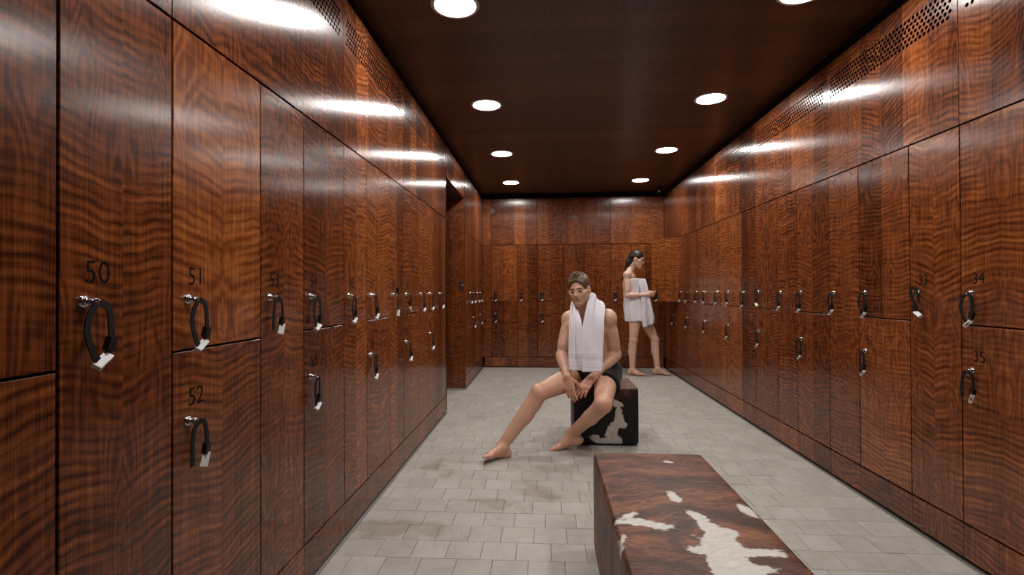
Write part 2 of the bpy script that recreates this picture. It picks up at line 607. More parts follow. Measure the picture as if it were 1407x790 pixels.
for c in shown:
    m_ = tile_mesh(c[2], c[3])
    me = m_.build_mesh('tile', M_TILE)
    add_rand(me, [random.random()] * len(me.polygons))
    link('tile', me, None, floor, (c[0], c[1], random.uniform(-0.0006, 0.0006)))
rest, vals = MB(), []
for c in cells:
    if c in shown_set: continue
    m_ = tile_mesh(c[2], c[3])
    dz = random.uniform(-0.0006, 0.0006)
    rest.mesh([(p[0] + c[0], p[1] + c[1], p[2] + dz) for p in m_.v], m_.f)
    vals += [random.random()] * len(m_.f)
me = rest.build_mesh('tiling', M_TILE)
add_rand(me, vals)
tag(link('tiling', me, None, floor), kind='stuff')

# ceiling: slab with veneered panels
mb = MB(); mb.box((XL - 0.6, YN - 0.1, ZC + 0.16), (XR + 0.6, YB + 0.6, ZC + 0.2))
ceiling = struct('ceiling', mb, M_BLACK)
tag(ceiling, 'dark glossy wood veneer ceiling with round lights')
HOLE = 0.112
cy_edges = [YN] + [(a + b) / 2 for a, b in zip(LAMP_Y[:-1], LAMP_Y[1:])] + [YB + 0.03]
for k, ly in enumerate(LAMP_Y):                 # one panel per lamp pair, holes cut for the lights
    y0, y1 = cy_edges[k] + 0.001, cy_edges[k + 1] - 0.001
    bm = bmesh.new()
    xs = [XL - 0.03, LAMP_X[0] - 0.25, LAMP_X[0] + 0.25, LAMP_X[1] - 0.25, LAMP_X[1] + 0.25, XR + 0.03]
    ys = [y0, ly - 0.25, ly + 0.25, y1]
    seq = _leaf[0]; _leaf[0] += 10
    mb = MB()
    for i in range(5):
        for j in range(3):
            a, b, c_, d_ = xs[i], xs[i + 1], ys[j], ys[j + 1]
            if i in (1, 3) and j == 1:
                cx, cyy = LAMP_X[i // 2], ly
                N = 32
                ring = [(cx + HOLE * math.cos(2 * math.pi * q / N), cyy + HOLE * math.sin(2 * math.pi * q / N)) for q in range(N)]
                rect = []
                for q in range(N):
                    w = 2 * math.pi * q / N
                    s_ = 0.25 / max(abs(math.cos(w)), abs(math.sin(w)))
                    rect.append((cx + s_ * math.cos(w), cyy + s_ * math.sin(w)))
                V = [(p[0], p[1], ZC) for p in rect] + [(p[0], p[1], ZC) for p in ring] + [(p[0], p[1], ZC + 0.02) for p in ring]
                F = []
                for q in range(N):
                    r_ = (q + 1) % N
                    F += [(q, r_, N + r_, N + q)[::-1], (N + q, N + r_, 2 * N + r_, 2 * N + q)[::-1]]
                mb.mesh(V, F)
            else:
                mb.poly([(a, c_, ZC), (a, d_, ZC), (b, d_, ZC), (b, c_, ZC)])
    for yy in (y0, y1):
        mb.poly([(xs[0], yy, ZC), (xs[-1], yy, ZC), (xs[-1], yy, ZC + 0.02), (xs[0], yy, ZC + 0.02)])
    uvf = lambda p, y0=y0, y1=y1, seq=seq: (seq + 9.99 * (p[1] - y0) / (y1 - y0), p[0] + 3)
    mb.build('panel', M_CEIL, ceiling, uvfun=uvf)

# wall carcasses behind the lockers (dark), the passage and the wall behind the camera
mb = MB()
mb.box((XL - 0.55, YN, 0), (XL - 0.50, Y_DOOR0 - 0.03, 2.67))
mb.box((XL - 0.50, YN, ZT + 0.012), (XL - 0.022, Y_DOOR0 - 0.03, 2.67))
mb.box((XL - 0.50, Y_DOOR0 - 0.03, Z_DOOR + 0.03), (XL - 0.022, Y_DOOR1 + 0.03, 2.67))
mb.box((XL - 0.55, Y_DOOR1 + 0.03, 0), (XL - 0.50, YB + 0.55, 2.67))
mb.box((XL - 0.50, Y_DOOR1 + 0.03, ZT + 0.012), (XL - 0.022, YB + 0.5, 2.67))
wall_left = struct('wall_left', mb, M_BLACK)
tag(wall_left, 'veneered wood panelling above the left lockers')
mb = MB()
mb.box((XR + 0.50, YN, 0), (XR + 0.55, YB + 0.55, 2.67))
mb.box((XR + 0.022, YN, ZT + 0.012), (XR + 0.50, YB + 0.5, 2.67))
wall_right = struct('wall_right', mb, M_BLACK)
tag(wall_right, 'veneered wood panelling above the right lockers')
mb = MB()
mb.box((XL - 0.5, YB + 0.50, 0), (XR + 0.5, YB + 0.55, 2.67))
mb.box((XL - 0.02, YB + 0.022, ZT + 0.012), (XR + 0.02, YB + 0.50, 2.67))
wall_back = struct('wall_back', mb, M_BLACK)
tag(wall_back, 'veneered wood panelling above the back lockers')
mb = MB(); mb.box((XL - 0.6, YN - 0.1, 0), (XR + 0.6, YN - 0.02, 2.67))
wall_front = struct('wall_front', mb, M_BLACK)
tag(wall_front, 'veneered wall behind the viewer')
for k in range(4):
    w = (XR - XL) / 4 - 0.004
    o = link('panel', board_mesh('panel', w, ZP - 0.02, leaves=4), None, wall_front, (XL + (k + 1) * (w + 0.004), YN, 0.02))
    o.rotation_euler = (0, 0, math.pi)

# side passage behind the doorway
mb = MB()
mb.box((XL - 1.8, Y_DOOR0 - 0.10, 0), (XL - 0.55, Y_DOOR0 - 0.03, 2.3))
mb.box((XL - 1.8, Y_DOOR1 + 0.03, 0), (XL - 0.55, Y_DOOR1 + 0.10, 2.3))
mb.box((XL - 1.88, Y_DOOR0 - 0.1, 0), (XL - 1.8, Y_DOOR1 + 0.1, 2.3))
mb.box((XL - 1.88, Y_DOOR0 - 0.1, 2.2), (XL - 0.55, Y_DOOR1 + 0.1, 2.3))
wall_passage = struct('wall_passage', mb, M_INNER)
tag(wall_passage, 'dark wood side passage beyond the doorway')

# door_1: the lined opening in the left wall
door_1 = empty('door_1', (XL, (Y_DOOR0 + Y_DOOR1) / 2, 0))
tag(door_1, 'open doorway lined with dark wood in left wall', kind='structure')
JD = 0.62
hy = (Y_DOOR1 - Y_DOOR0) / 2
# far jamb looks at the camera (-y); near jamb looks the other way
o = link('jamb', board_mesh('jamb', JD, ZP - 0.02, 0.024, leaves=4), None, door_1, (-JD, hy, 0.018))
o = link('jamb', board_mesh('jamb', JD, ZP - 0.02, 0.024, leaves=4), None, door_1, (0, -hy, 0.018))
o.rotation_euler = (0, 0, math.pi)
mb = MB(); mb.box((-JD, -hy + 0.001, Z_DOOR - 0.0), (-0.02, hy - 0.001, Z_DOOR + 0.022))
mb.build('soffit', M_INNER, door_1, uvfun=lambda p: (p[0] * 6 + 300, p[1]))
mb = MB(); mb.box((-0.20, hy - 0.003, 0.0), (-0.002, hy, 0.016)); mb.build('kick_strip', M_STRIP, door_1)
mb = MB(); mb.box((-0.058, hy - 0.007, 1.12), (-0.012, hy - 0.0005, 1.22)); pl = mb.build('pull_plate', M_INNER, door_1)
mb = MB(); mb.lathe([(0, 0.022), (0.009, 0.02), (0.011, 0.012), (0.006, 0.004), (0.006, 0)], 14, axis='y')
mb.build('pull_knob', M_CHROME, pl, (-0.028, hy - 0.007, 1.17))


def upper_panels(side, wall, edges, z0=ZT + 0.004, grille=lambda i: False, zlow=None):
    for i, (a, b) in enumerate(zip(edges[:-1], edges[1:])):
        zb = zlow(a, b) if zlow else z0
        w = b - a - 0.0045
        lv = max(1, int(round(w / 0.155)))
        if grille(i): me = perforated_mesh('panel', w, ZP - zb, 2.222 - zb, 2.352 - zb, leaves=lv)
        else: me = board_mesh('panel', w, ZP - zb, leaves=lv)
        s = {'left': a, 'right': b, 'back': a}[side]
        o = link('panel', me, None, wall, wall_loc(side, s + (0.0015 if side != 'right' else -0.0015), zb))
        o.rotation_euler = (0, 0, RZ[side])


def run(start, kinds):
    e = [start]
    for k in kinds: e.append(e[-1] + (WN if k == 'n' else WW))
    return e


L0 = 0.8776
left_edges = run(L0, 'nwnwnwnwnwn')                                # 0.8776 ... 4.501
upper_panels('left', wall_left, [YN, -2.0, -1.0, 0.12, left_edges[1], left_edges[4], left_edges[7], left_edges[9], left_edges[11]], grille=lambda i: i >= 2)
upper_panels('left', wall_left, [left_edges[11], Y_DOOR0 - 0.001])
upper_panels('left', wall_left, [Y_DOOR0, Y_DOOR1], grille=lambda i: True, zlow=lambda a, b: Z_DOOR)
upper_panels('left', wall_left, [Y_DOOR1, 6.6, YB], zlow=lambda a, b: ZT + 0.004)
right_edges = [2.1666]
for k in 'nwnwnwnwnwnwnwn': right_edges.append(right_edges[-1] + (WN if k == 'n' else WW))   # 33, 31/32, 30 ... 12
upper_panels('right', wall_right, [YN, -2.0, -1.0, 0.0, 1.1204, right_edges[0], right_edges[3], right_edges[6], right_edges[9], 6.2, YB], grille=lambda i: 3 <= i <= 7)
back_edges = run(-0.7747, 'wnwnwnw')
upper_panels('back', wall_back, [XL + 0.001, back_edges[0], back_edges[2], back_edges[5], XR - 0.001])

# plinths
def plinth(side, edges):
    b = empty('baseboard_' + side, wall_loc(side, (edges[0] + edges[-1]) / 2), RZ[side])
    tag(b, 'dark veneered plinth under the lockers on ' + side + ' wall', kind='structure')
    mid = (edges[0] + edges[-1]) / 2
    for a, c in zip(edges[:-1], edges[1:]):
        w = c - a - 0.0015
        s = (a - mid) if side != 'right' else (mid - c)
        link('plinth_panel', board_mesh('plinth_panel', w, ZK - 0.018 - 0.003, 0.016, leaves=max(1, round(w / 0.16))), None, b, (s + 0.0007, 0.001, 0.016))
    return b


le = [-0.171, 0.117, 0.4984]
plinth('left', [YN, -1.9, -0.9] + le[:0] + [0.117, 0.4984] + left_edges + [Y_DOOR0])
_p = plinth('left', [Y_DOOR1, 5.936, 6.603, YB])
_p.name = 'baseboard_left_far'
_p['label'] = 'short plinth under left wall lockers beyond the doorway'
plinth('right', [YN, -1.9, -0.9, 0.12, 0.8325, 1.4995, 1.7874] + right_edges + [YB])
plinth('back', [XL + 0.02] + back_edges + [XR - 0.02])


def strip(name, a, b, label):
    m_ = MB(); m_.box(a, b)
    o = m_.build(name, M_STRIP)
    tag(o, label, kind='structure')


strip('trim_1', (XL + 0.004, YN, -0.003), (XL + 0.0105, Y_DOOR0, 0.0015), 'thin metal strip along the foot of left wall')
strip('trim_2', (XL + 0.004, Y_DOOR1, -0.003), (XL + 0.0105, YB - 0.02, 0.0015), 'thin metal strip beyond the doorway at left wall foot')
strip('trim_3', (XR - 0.0105, YN, -0.003), (XR - 0.004, YB - 0.02, 0.0015), 'thin metal strip along the foot of right wall')
strip('trim_4', (XL + 0.011, YB - 0.0095, -0.003), (XR - 0.011, YB - 0.003, 0.006), 'thin metal strip along the foot of back wall')

# ================================================================ LOCKERS
_txt = {}


def number_mesh(s):
    if s not in _txt:
        cu = bpy.data.curves.new('number', 'FONT')
        cu.body = s
        cu.size = 0.066
        cu.align_x = 'CENTER'
        cu.align_y = 'CENTER'
        cu.extrude = 0.0003
        cu.offset = -0.0007
        cu.resolution_u = 4
        tmp = bpy.data.objects.new('tmp', cu)
        COL.objects.link(tmp)
        dg = bpy.context.evaluated_depsgraph_get()
        me = bpy.data.meshes.new_from_object(tmp.evaluated_get(dg))
        me.transform(Matrix.Rotation(math.pi / 2, 4, 'X') @ Matrix.Diagonal((0.93, 1.0, 1.0, 1)))
        me.materials.clear()
        me.materials.append(M_NUM)
        bpy.data.objects.remove(tmp)
        bpy.data.curves.remove(cu)
        me.name = 'number'
        _txt[s] = me
    return _txt[s]


def lock_mesh():
    m_ = MB()
    m_.lathe([(0, 0.007), (0.0085, 0.007), (0.0115, 0.005), (0.0122, 0.0), ], 18, axis='y')
    m_.lathe([(0, 0.0135), (0.0062, 0.013), (0.0078, 0.0115), (0.0078, 0.007), (0.0070, 0.004)], 14, axis='y')
    # key bow standing out of the barrel, with its eye turned sideways
    V, n = [], 16
    prof = []
    for i in range(n):
        a = 2 * math.pi * i / n
        prof.append((0.0105 * math.cos(a) + 0.006, 0.0080 * math.sin(a)))
    F = []
    for y in (-0.0125, -0.0150):
        V += [(p[0], y, p[1]) for p in prof]
    F.append(tuple(range(n)))
    F.append(tuple(range(n, 2 * n))[::-1])
    for i in range(n):
        j = (i + 1) % n
        F.append((i, i + n, j + n, j))
    m_.mesh(V, F)
    return m_.build_mesh('lock', M_CHROME)


LOCK_ME = lock_mesh()
LOCK_S, NUM_S = 0.050, 0.083
Z_LOCK, Z_LOCK2, NUM_UP = 1.084, 0.778, 0.056


def carcass_mesh(w, split):
    m_ = MB()
    t, d, y0 = 0.012, 0.42, 0.055
    z0, z1 = ZK - 0.002, ZT + 0.008
    m_.box((0.001, y0, z0), (t, y0 + d, z1))
    m_.box((w - t, y0, z0), (w - 0.001, y0 + d, z1))
    m_.box((t, y0 + d - t, z0), (w - t, y0 + d, z1))
    m_.box((t, y0, z0), (w - t, y0 + d - t, z0 + t))
    m_.box((t, y0, z1 - t), (w - t, y0 + d - t, z1))
    if split: m_.box((t, y0, ZS - t / 2), (w - t, y0 + d - t, ZS + t / 2))
    return m_.build_mesh('carcass', M_INNER)


CARC = {}
ORD = ['nearest', 'second', 'third', 'fourth', 'fifth', 'sixth', 'seventh', 'eighth', 'ninth', 'tenth']


def add_door(root, x, z0, z1, w, num, zl, seq=None):
    G = 0.0062
    me = board_mesh('door', w - G, z1 - z0 - G, 0.018, 2, seq=seq)
    d = link('door', me, None, root, (x + G / 2, 0, z0 + G / 2))
    if num is not None:
        n = link('number', number_mesh(str(num)), None, d, (NUM_S - G / 2, -0.0004, zl + NUM_UP - z0 - G / 2))
    k = link('lock', LOCK_ME, None, d, (LOCK_S - G / 2, 0, zl - z0 - G / 2))
    return d


LOCKS = {}


def locker(side, s0, s1, kind, nums, label):
    """s0 < s1 along the wall axis; local x=0 is the left end as one faces the wall"""
    w = s1 - s0
    s = s1 if side == 'right' else s0
    r = empty('locker', wall_loc(side, s, 0.0), RZ[side])
    tag(r, label, 'locker', 'veneered lockers along the %s wall' % side)
    if kind not in CARC: CARC[kind] = carcass_mesh(WN if kind == 'n' else WW, kind == 'w')
    link('carcass', CARC[kind], None, r)
    doors = []
    if kind == 'n':
        doors.append(add_door(r, 0, ZK, ZT, w, nums[0], Z_LOCK))
    else:
        seq = _leaf[0]; _leaf[0] += 2
        if random.random() < 0.5: seq2 = seq
        else: seq2 = _leaf[0]; _leaf[0] += 2
        doors.append(add_door(r, 0, ZS, ZT, w, nums[0], Z_LOCK, seq))
        doors.append(add_door(r, 0, ZK, ZS, w, nums[1], Z_LOCK2, seq2))
    for i, n in enumerate(nums):
        zl = Z_LOCK if i == 0 else Z_LOCK2
        M = Matrix.Translation(r.location) @ Matrix.Rotation(RZ[side], 4, 'Z')
        LOCKS[n] = (M @ Vector((LOCK_S, 0, zl)), RZ[side])
    return r, doors


# left wall, from behind the viewer to the doorway
n = 45
seqs = []
edges = [-0.171 + 0.0] + [0.2105, 0.4984] + left_edges
kinds = 'wn' + 'w' + 'nwnwnwnwnwn'
edges = [0.4984 - WN - WW, 0.4984 - WN, 0.4984] + left_edges
kinds = 'wnw' + 'nwnwnwnwnwn'
num = 45
cnt = {'n': 0, 'w': 0}
for i, k in enumerate(kinds):
    a, b = edges[i], edges[i + 1]
    nums = [num] if k == 'n' else [num, num + 1]
    num += len(nums)
    q = (len(kinds) - 1 - i) // 2 if k == 'n' else (len(kinds) - 2 - i) // 2
    o_ = ['last', 'second', 'third', 'fourth', 'fifth', 'sixth', 'seventh', 'eighth'][q]
    if k == 'n': lab = 'narrow full-height locker %d on left wall, %s narrow one counted from the doorway' % (nums[0], o_)
    else: lab = 'wide two-door locker %d/%d on left wall, %s wide one counted from the doorway' % (*nums, 'first' if q == 0 else o_)
    if nums[0] == 65: lab = 'narrow full-height locker 65 on left wall, last before the doorway'
    if nums[0] == 48: lab = 'wide two-door locker cut off by the left edge of the picture'
    locker('left', a, b, k, nums, lab)
# beyond the doorway
e = run(5.936, 'nwnw')
for i, k in enumerate('nwnw'):
    nums = [[66], [67, 68], [69], [70, 71]][i]
    lab = ['first narrow full-height locker beyond the doorway on left wall', 'wide two-door locker, second beyond the doorway on left wall',
           'narrow full-height locker, third beyond the doorway on left wall', 'wide two-door locker in the far left corner beyond the doorway'][i]
    locker('left', e[i], e[i + 1], k, nums, lab)
# right wall: 33 is narrow and starts at right_edges[0]
num = 33
for i, k in enumerate('nwnwnwnwnwnwnwn'):
    a, b = right_edges[i], right_edges[i + 1]
    if k == 'n': nums = [num]; num -= 2
    else: nums = [num, num + 1]; num -= 1
    o_ = ['first', 'second', 'third', 'fourth', 'fifth', 'sixth', 'seventh', 'eighth'][i // 2]
    if k == 'n': lab = 'narrow full-height locker %d on right wall, %s narrow one from picture edge' % (nums[0], o_)
    else: lab = 'wide two-door locker %d/%d on right wall, %s fully visible wide one from picture edge' % (*nums, o_)
    if nums[0] == 13: lab = 'wide right wall locker with its upper door swung open by the woman'
    if nums[0] == 12: lab = 'narrow locker in the far right corner behind the open door'
    if nums[0] == 15: lab = 'narrow full-height right wall locker just before the open door'
    r_, ds = locker('right', a, b, k, nums, lab)
    if nums[0] == 13:                      # upper door stands open, hinged on its right edge
        d = ds[0]
        G, ang = 0.0062, math.radians(54)
        wd = (b - a) - G
        hinge = Vector((wd + G / 2, 0, 0))
        d.rotation_euler = (0, 0, ang)
        off = Matrix.Rotation(ang, 3, 'Z') @ Vector((wd, 0, 0))
        d.location = (hinge.x - off.x, hinge.y - off.y, d.location.z)
        OPEN_DOOR = d
        M = Matrix.Translation(r_.location) @ Matrix.Rotation(RZ['right'], 4, 'Z') @ Matrix.Translation(d.location) @ Matrix.Rotation(ang, 4, 'Z')
        LOCKS[13] = (M @ Vector((LOCK_S, 0, Z_LOCK - ZS)), RZ['right'] + ang)
for (a, b, k, nums, lab) in ((1.7874, 2.1666, 'w', [34, 35], 'wide two-door locker numbered 34 and 35 cut off by right picture edge'),
                             (1.4995, 1.7874, 'n', [36], 'narrow locker 36 on right wall beside the viewer'),
                             (1.1203, 1.4995, 'w', [37, 38], 'wide two-door locker 37 and 38 on right wall beside the viewer'),
                             (0.8324, 1.1203, 'n', [39], 'narrow locker 39 on right wall, furthest behind the viewer')):
    locker('right', a, b, k, nums, lab)
# back wall 1 ... 11
num = 1
for i, k in enumerate('wnwnwnw'):
    nums = [num] if k == 'n' else [num, num + 1]
    num += len(nums)
    lab = ('narrow full-height locker, %s from the left on the back wall' if k == 'n' else 'wide two-door locker, %s from the left on the back wall') % (['first'] + ORD[1:])[i]
    locker('back', back_edges[i], back_edges[i + 1], k, nums, lab)

# fillers closing the corners and the near ends
for (side, wall, a, b, z0, z1) in (('left', wall_left, left_edges[-1], Y_DOOR0 - 0.001, ZK, ZT), ('left', wall_left, Y_DOOR1, 5.936, ZK, ZT),
                                   ('right', wall_right, right_edges[-1], YB, ZK, ZT), ('back', wall_back, XL + 0.001, back_edges[0], ZK, ZT),
                                   ('back', wall_back, back_edges[-1], XR - 0.001, ZK, ZT),
                                   ('left', wall_left, YN, -1.5, ZK, ZT), ('left', wall_left, -1.5, 0.4984 - WN - WW, ZK, ZT),
                                   ('right', wall_right, YN, -1.0, ZK, ZT), ('right', wall_right, -1.0, 0.8324, ZK, ZT)):
    w = b - a - 0.002
    o = link('filler_panel', board_mesh('filler_panel', w, z1 - z0 - 0.003, leaves=max(1, round(w / 0.16))), None, wall,
             wall_loc(side, (b if side == 'right' else a) + (0.001 if side != 'right' else -0.001), z0 + 0.0015))
    o.rotation_euler = (0, 0, RZ[side])


# ================================================================ WRISTBANDS (hang from the lock's key)
def ribbon(m_, pts, w, th, twist=0.0):
    """strap swept along pts in the local x-z plane, its width turned out of the wall plane"""
    pts = [Vector(p) for p in pts]
    V, F = [], []
    for i, p in enumerate(pts):
        t = (pts[min(i + 1, len(pts) - 1)] - pts[max(i - 1, 0)]).normalized()
        nrm = Vector((t.z, 0, -t.x))
        out = Vector((0, -1, 0))
        a = math.radians(88 + twist)
        wd = (out * math.cos(a) + nrm * math.sin(a)).normalized()
        nn = t.cross(wd).normalized()
        for sx, sy in ((-1, -1), (1, -1), (1, 1), (-1, 1)):
            V.append(p + wd * sx * w / 2 + nn * sy * th / 2)
    for i in range(len(pts) - 1):
        for k in range(4):
            j = (k + 1) % 4
            F.append((i * 4 + k, i * 4 + j, i * 4 + 4 + j, i * 4 + 4 + k))
    F += [(3, 2, 1, 0), tuple(len(pts) * 4 - 4 + k for k in range(4))]
    m_.mesh(V, F)


def spline(ctrl, n=22):
    c = [Vector(p) for p in ctrl]
    c = [c[0] * 2 - c[1]] + c + [c[-1] * 2 - c[-2]]
    out = []
    seg = len(c) - 3
    for i in range(n + 1):
        u = i / n * seg
        k = min(int(u), seg - 1)
        f = u - k
        p0, p1, p2, p3 = c[k:k + 4]
        out.append(0.5 * ((2 * p1) + (p2 - p0) * f + (2 * p0 - 5 * p1 + 4 * p2 - p3) * f * f + (3 * p1 - p0 - 3 * p2 + p3) * f ** 3))
    return out


def oriented_box(m_, c, d, ln, w, th, tilt=0.0):
    """box whose long axis is d (in the x-z plane), w out of the plane"""
    d = Vector((d[0], 0, d[1])).normalized() if len(d) == 2 else Vector(d).normalized()
    o = Vector((0, -1, 0))
    nrm = d.cross(o).normalized()
    if tilt:
        R_ = Matrix.Rotation(tilt, 3, d)
        o, nrm = R_ @ o, R_ @ nrm
    c = Vector(c)
    V = [c + d * sx * ln / 2 + o * sy * w / 2 + nrm * sz * th / 2 for sx in (-1, 1) for sy in (-1, 1) for sz in (-1, 1)]
    m_.mesh(V, [(0, 1, 3, 2), (4, 6, 7, 5), (0, 4, 5, 1), (2, 3, 7, 6), (0, 2, 6, 4), (1, 5, 7, 3)])


YO = -0.0265
BANDS = {}


def band_variant(kind):
    """returns meshes (clip, strap, buckle, tag, print)"""
    if kind == 'loop':       # closed loop, buckle on the right strand
        path = [(0.002, -0.004), (-0.013, -0.030), (-0.017, -0.062), (-0.004, -0.100), (0.007, -0.117)]
        path2 = [(0.012, -0.002), (0.030, -0.014), (0.036, -0.050), (0.036, -0.080), (0.028, -0.104)]
        bk, tg, td = ((0.0335, -0.086), (0.016, -0.118), (0.9, 0.62))
    elif kind == 'slim':
        path = [(0.003, -0.004), (-0.006, -0.032), (-0.007, -0.066), (0.004, -0.100), (0.010, -0.112)]
        path2 = [(0.012, -0.003), (0.025, -0.018), (0.027, -0.054), (0.025, -0.080), (0.020, -0.100)]
        bk, tg, td = ((0.0255, -0.082), (0.016, -0.113), (0.8, 0.7))
    elif kind == 'open':     # left strand hangs free
        path = [(0.006, -0.003), (-0.010, -0.018), (-0.016, -0.045), (-0.017, -0.080), (-0.016, -0.108)]
        path2 = [(0.010, -0.002), (0.028, -0.010), (0.036, -0.040), (0.036, -0.070), (0.033, -0.086)]
        bk, tg, td = ((0.034, -0.078), (0.029, -0.104), (0.35, 0.9))
    elif kind == 'over':     # looped over the lock, long tail with the tag
        path = [(0.040, -0.040), (0.036, -0.004), (0.020, 0.020), (-0.002, 0.018), (-0.010, 0.0), (-0.002, -0.020)]
        path2 = [(-0.002, -0.006), (0.006, -0.030), (0.018, -0.060), (0.027, -0.082)]
        bk, tg, td = ((0.020, -0.066), (0.037, -0.095), (0.85, -0.5))
    elif kind == 'upright':
        path = [(0.014, 0.040), (0.016, 0.020), (0.018, 0.0), (0.018, -0.02)]
        path2 = [(0.018, -0.004), (0.018, -0.040), (0.018, -0.080), (0.019, -0.098)]
        bk, tg, td = ((0.016, 0.026), (0.020, -0.110), (0.25, 0.95))
    else:                    # 'spread': two strands fall apart
        path = [(0.016, -0.004), (0.034, -0.012), (0.047, -0.036), (0.052, -0.052)]
        path2 = [(0.004, -0.004), (-0.002, -0.030), (0.002, -0.062), (0.010, -0.084)]
        bk, tg, td = ((0.0, -0.055), (0.022, -0.096), (0.75, -0.62))
    y3 = lambda p: (p[0], YO, p[1])
    st = MB()
    ribbon(st, spline([y3(p) for p in path]), 0.0135, 0.0026)
    ribbon(st, spline([y3(p) for p in path2]), 0.0135, 0.0028)
    strap = st.build_mesh('strap', M_STRAP)
    b_ = MB()
    p2 = Vector(y3(path2[-1])) - Vector(y3(path2[-2]))
    oriented_box(b_, y3(bk), p2, 0.027, 0.0130, 0.0165, 0.0)
    buckle = b_.build_mesh('buckle', M_BUCKLE)
    t_ = MB()
    oriented_box(t_, y3(tg), td, 0.036, 0.0175, 0.0125, 0.75)
    tagm = t_.build_mesh('tag', M_TAG)
    q_ = MB()
    oriented_box(q_, y3(tg), td, 0.012, 0.0182, 0.007, 0.75)
    pr = q_.build_mesh('print', M_PRINT)
    c_ = MB()
    c_.tube([(0.010 + 0.009 * math.cos(a), -0.0170 - 0.006 * (0.5 - 0.5 * math.sin(a)), -0.001 + 0.006 * math.sin(a)) for a in [2 * math.pi * i / 12 for i in range(13)]], 0.0016, 6)
    clip = c_.build_mesh('clip', M_CHROME)
    return clip, strap, buckle, tagm, pr


SPEC = {50: 'loop', 51: 'loop', 52: 'open', 53: 'open', 54: 'loop', 55: 'slim', 56: 'slim', 57: 'slim', 58: 'slim', 59: 'upright', 60: 'spread', 61: 'slim', 62: 'slim', 63: 'slim',
        64: 'slim', 65: 'slim', 34: 'loop', 35: 'open', 33: 'over', 31: 'loop', 32: 'slim', 30: 'slim', 28: 'loop', 29: 'loop', 27: 'slim', 25: 'over', 26: 'slim', 24: 'loop'}
WHERE = {}
for nn in range(1, 12): WHERE[nn] = 'back'
for nn in range(12, 36): WHERE[nn] = 'right'
for nn in range(50, 72): WHERE[nn] = 'left'
LOWER = {2, 5, 8, 11, 14, 17, 20, 23, 26, 29, 32, 35, 52, 55, 58, 61, 64, 68, 71}
LOOK = {'loop': 'looped black wristband', 'slim': 'narrow black wristband', 'open': 'loose-ended black wristband',
        'over': 'slung-over black wristband', 'upright': 'straight black wristband', 'spread': 'splayed black wristband'}
ORDW = ['first', 'second', 'third', 'fourth', 'fifth', 'sixth', 'seventh', 'eighth', 'ninth', 'tenth', 'eleventh', 'twelfth', 'thirteenth', 'fourteenth', 'fifteenth', 'sixteenth']
BARE = (12, 6, 8, 11, 10)
for nn in sorted(WHERE):
    if nn in BARE: continue            # hidden from view or bare in the photograph
    kind = SPEC.get(nn, 'slim')
    if kind not in BANDS: BANDS[kind] = band_variant(kind)
    pos, rz = LOCKS[nn]
    r = empty('wristband', pos, rz)
    clip, strap, buckle, tg_, pr = BANDS[kind]
    side = WHERE[nn]
    row = sorted([m_ for m_ in WHERE if WHERE[m_] == side and (m_ in LOWER) == (nn in LOWER) and m_ not in BARE and m_ != 13 and (side != 'left' or (m_ < 66) == (nn < 66))], reverse=(side == 'right'))
    zone = {'left': 'left wall before the doorway', 'right': 'right wall', 'back': 'back wall'}[side] if nn < 66 else 'left wall beyond the doorway'
    oq = ORDW[row.index(nn)] if nn in row else ''
    lab = '%s, %s in the %s row, %s' % (LOOK[kind], oq + ' from the left' if side == 'back' else (oq + ' from viewer'), 'lower' if nn in LOWER else 'upper', zone)
    if nn == 13: lab = 'black wristband with white tag on the open locker door'
    tag(r, lab, 'wristband', 'wristbands on the %s wall lockers' % side)
    jit = random.uniform(-0.12, 0.12)
    link('clip', clip, None, r)
    link('strap', strap, None, r)
    link('buckle', buckle, None, r)
    t_ = link('tag', tg_, None, r)
    t_['label'] = 'white plastic tag'
    link('print', pr, None, t_)
    if nn not in (50, 51, 52, 34, 35, 33):
        r.rotation_euler = (0, jit, rz)
        r.rotation_mode = 'XYZ'

# ================================================================ CEILING LIGHTS
ring_m = MB()
ring_m.lathe([(0.100, 0.022), (0.100, -0.002), (0.104, -0.005), (0.118, -0.004), (0.121, 0.0)], 40)
RING = ring_m.build_mesh('ring', M_RING)
dm = MB()
dm.lathe([(0.1, 0.013), (0.06, 0.0115), (0.02, 0.011), (0.0005, 0.011)], 40)
DIFF = dm.build_mesh('diffuser', M_LAMP)
hm = MB()
hm.lathe([(0.108, 0.0), (0.108, 0.07), (0.09, 0.09), (0.001, 0.09)], 24)
HOUS = hm.build_mesh('housing', M_DARKMETAL)
vis = {2.46: 'nearest to the viewer', 3.80: 'second from the viewer', 5.16: 'third from the viewer', 6.54: 'closest to the back wall'}
beh = {1.09: 'just above the viewer'}
for ix, lx in enumerate(LAMP_X):
    for ly in LAMP_Y:
        r = empty('ceiling_light', (lx, ly, ZC))
        where = vis.get(ly) or beh.get(ly)
        tag(r, 'round white recessed ceiling light, %s row, %s' % (('left', 'right')[ix], where), 'ceiling light', 'round lights in the wood ceiling')
        link('ring', RING, None, r)
        link('diffuser', DIFF, None, r)
        link('housing', HOUS, None, r, (0, 0, 0.0205))

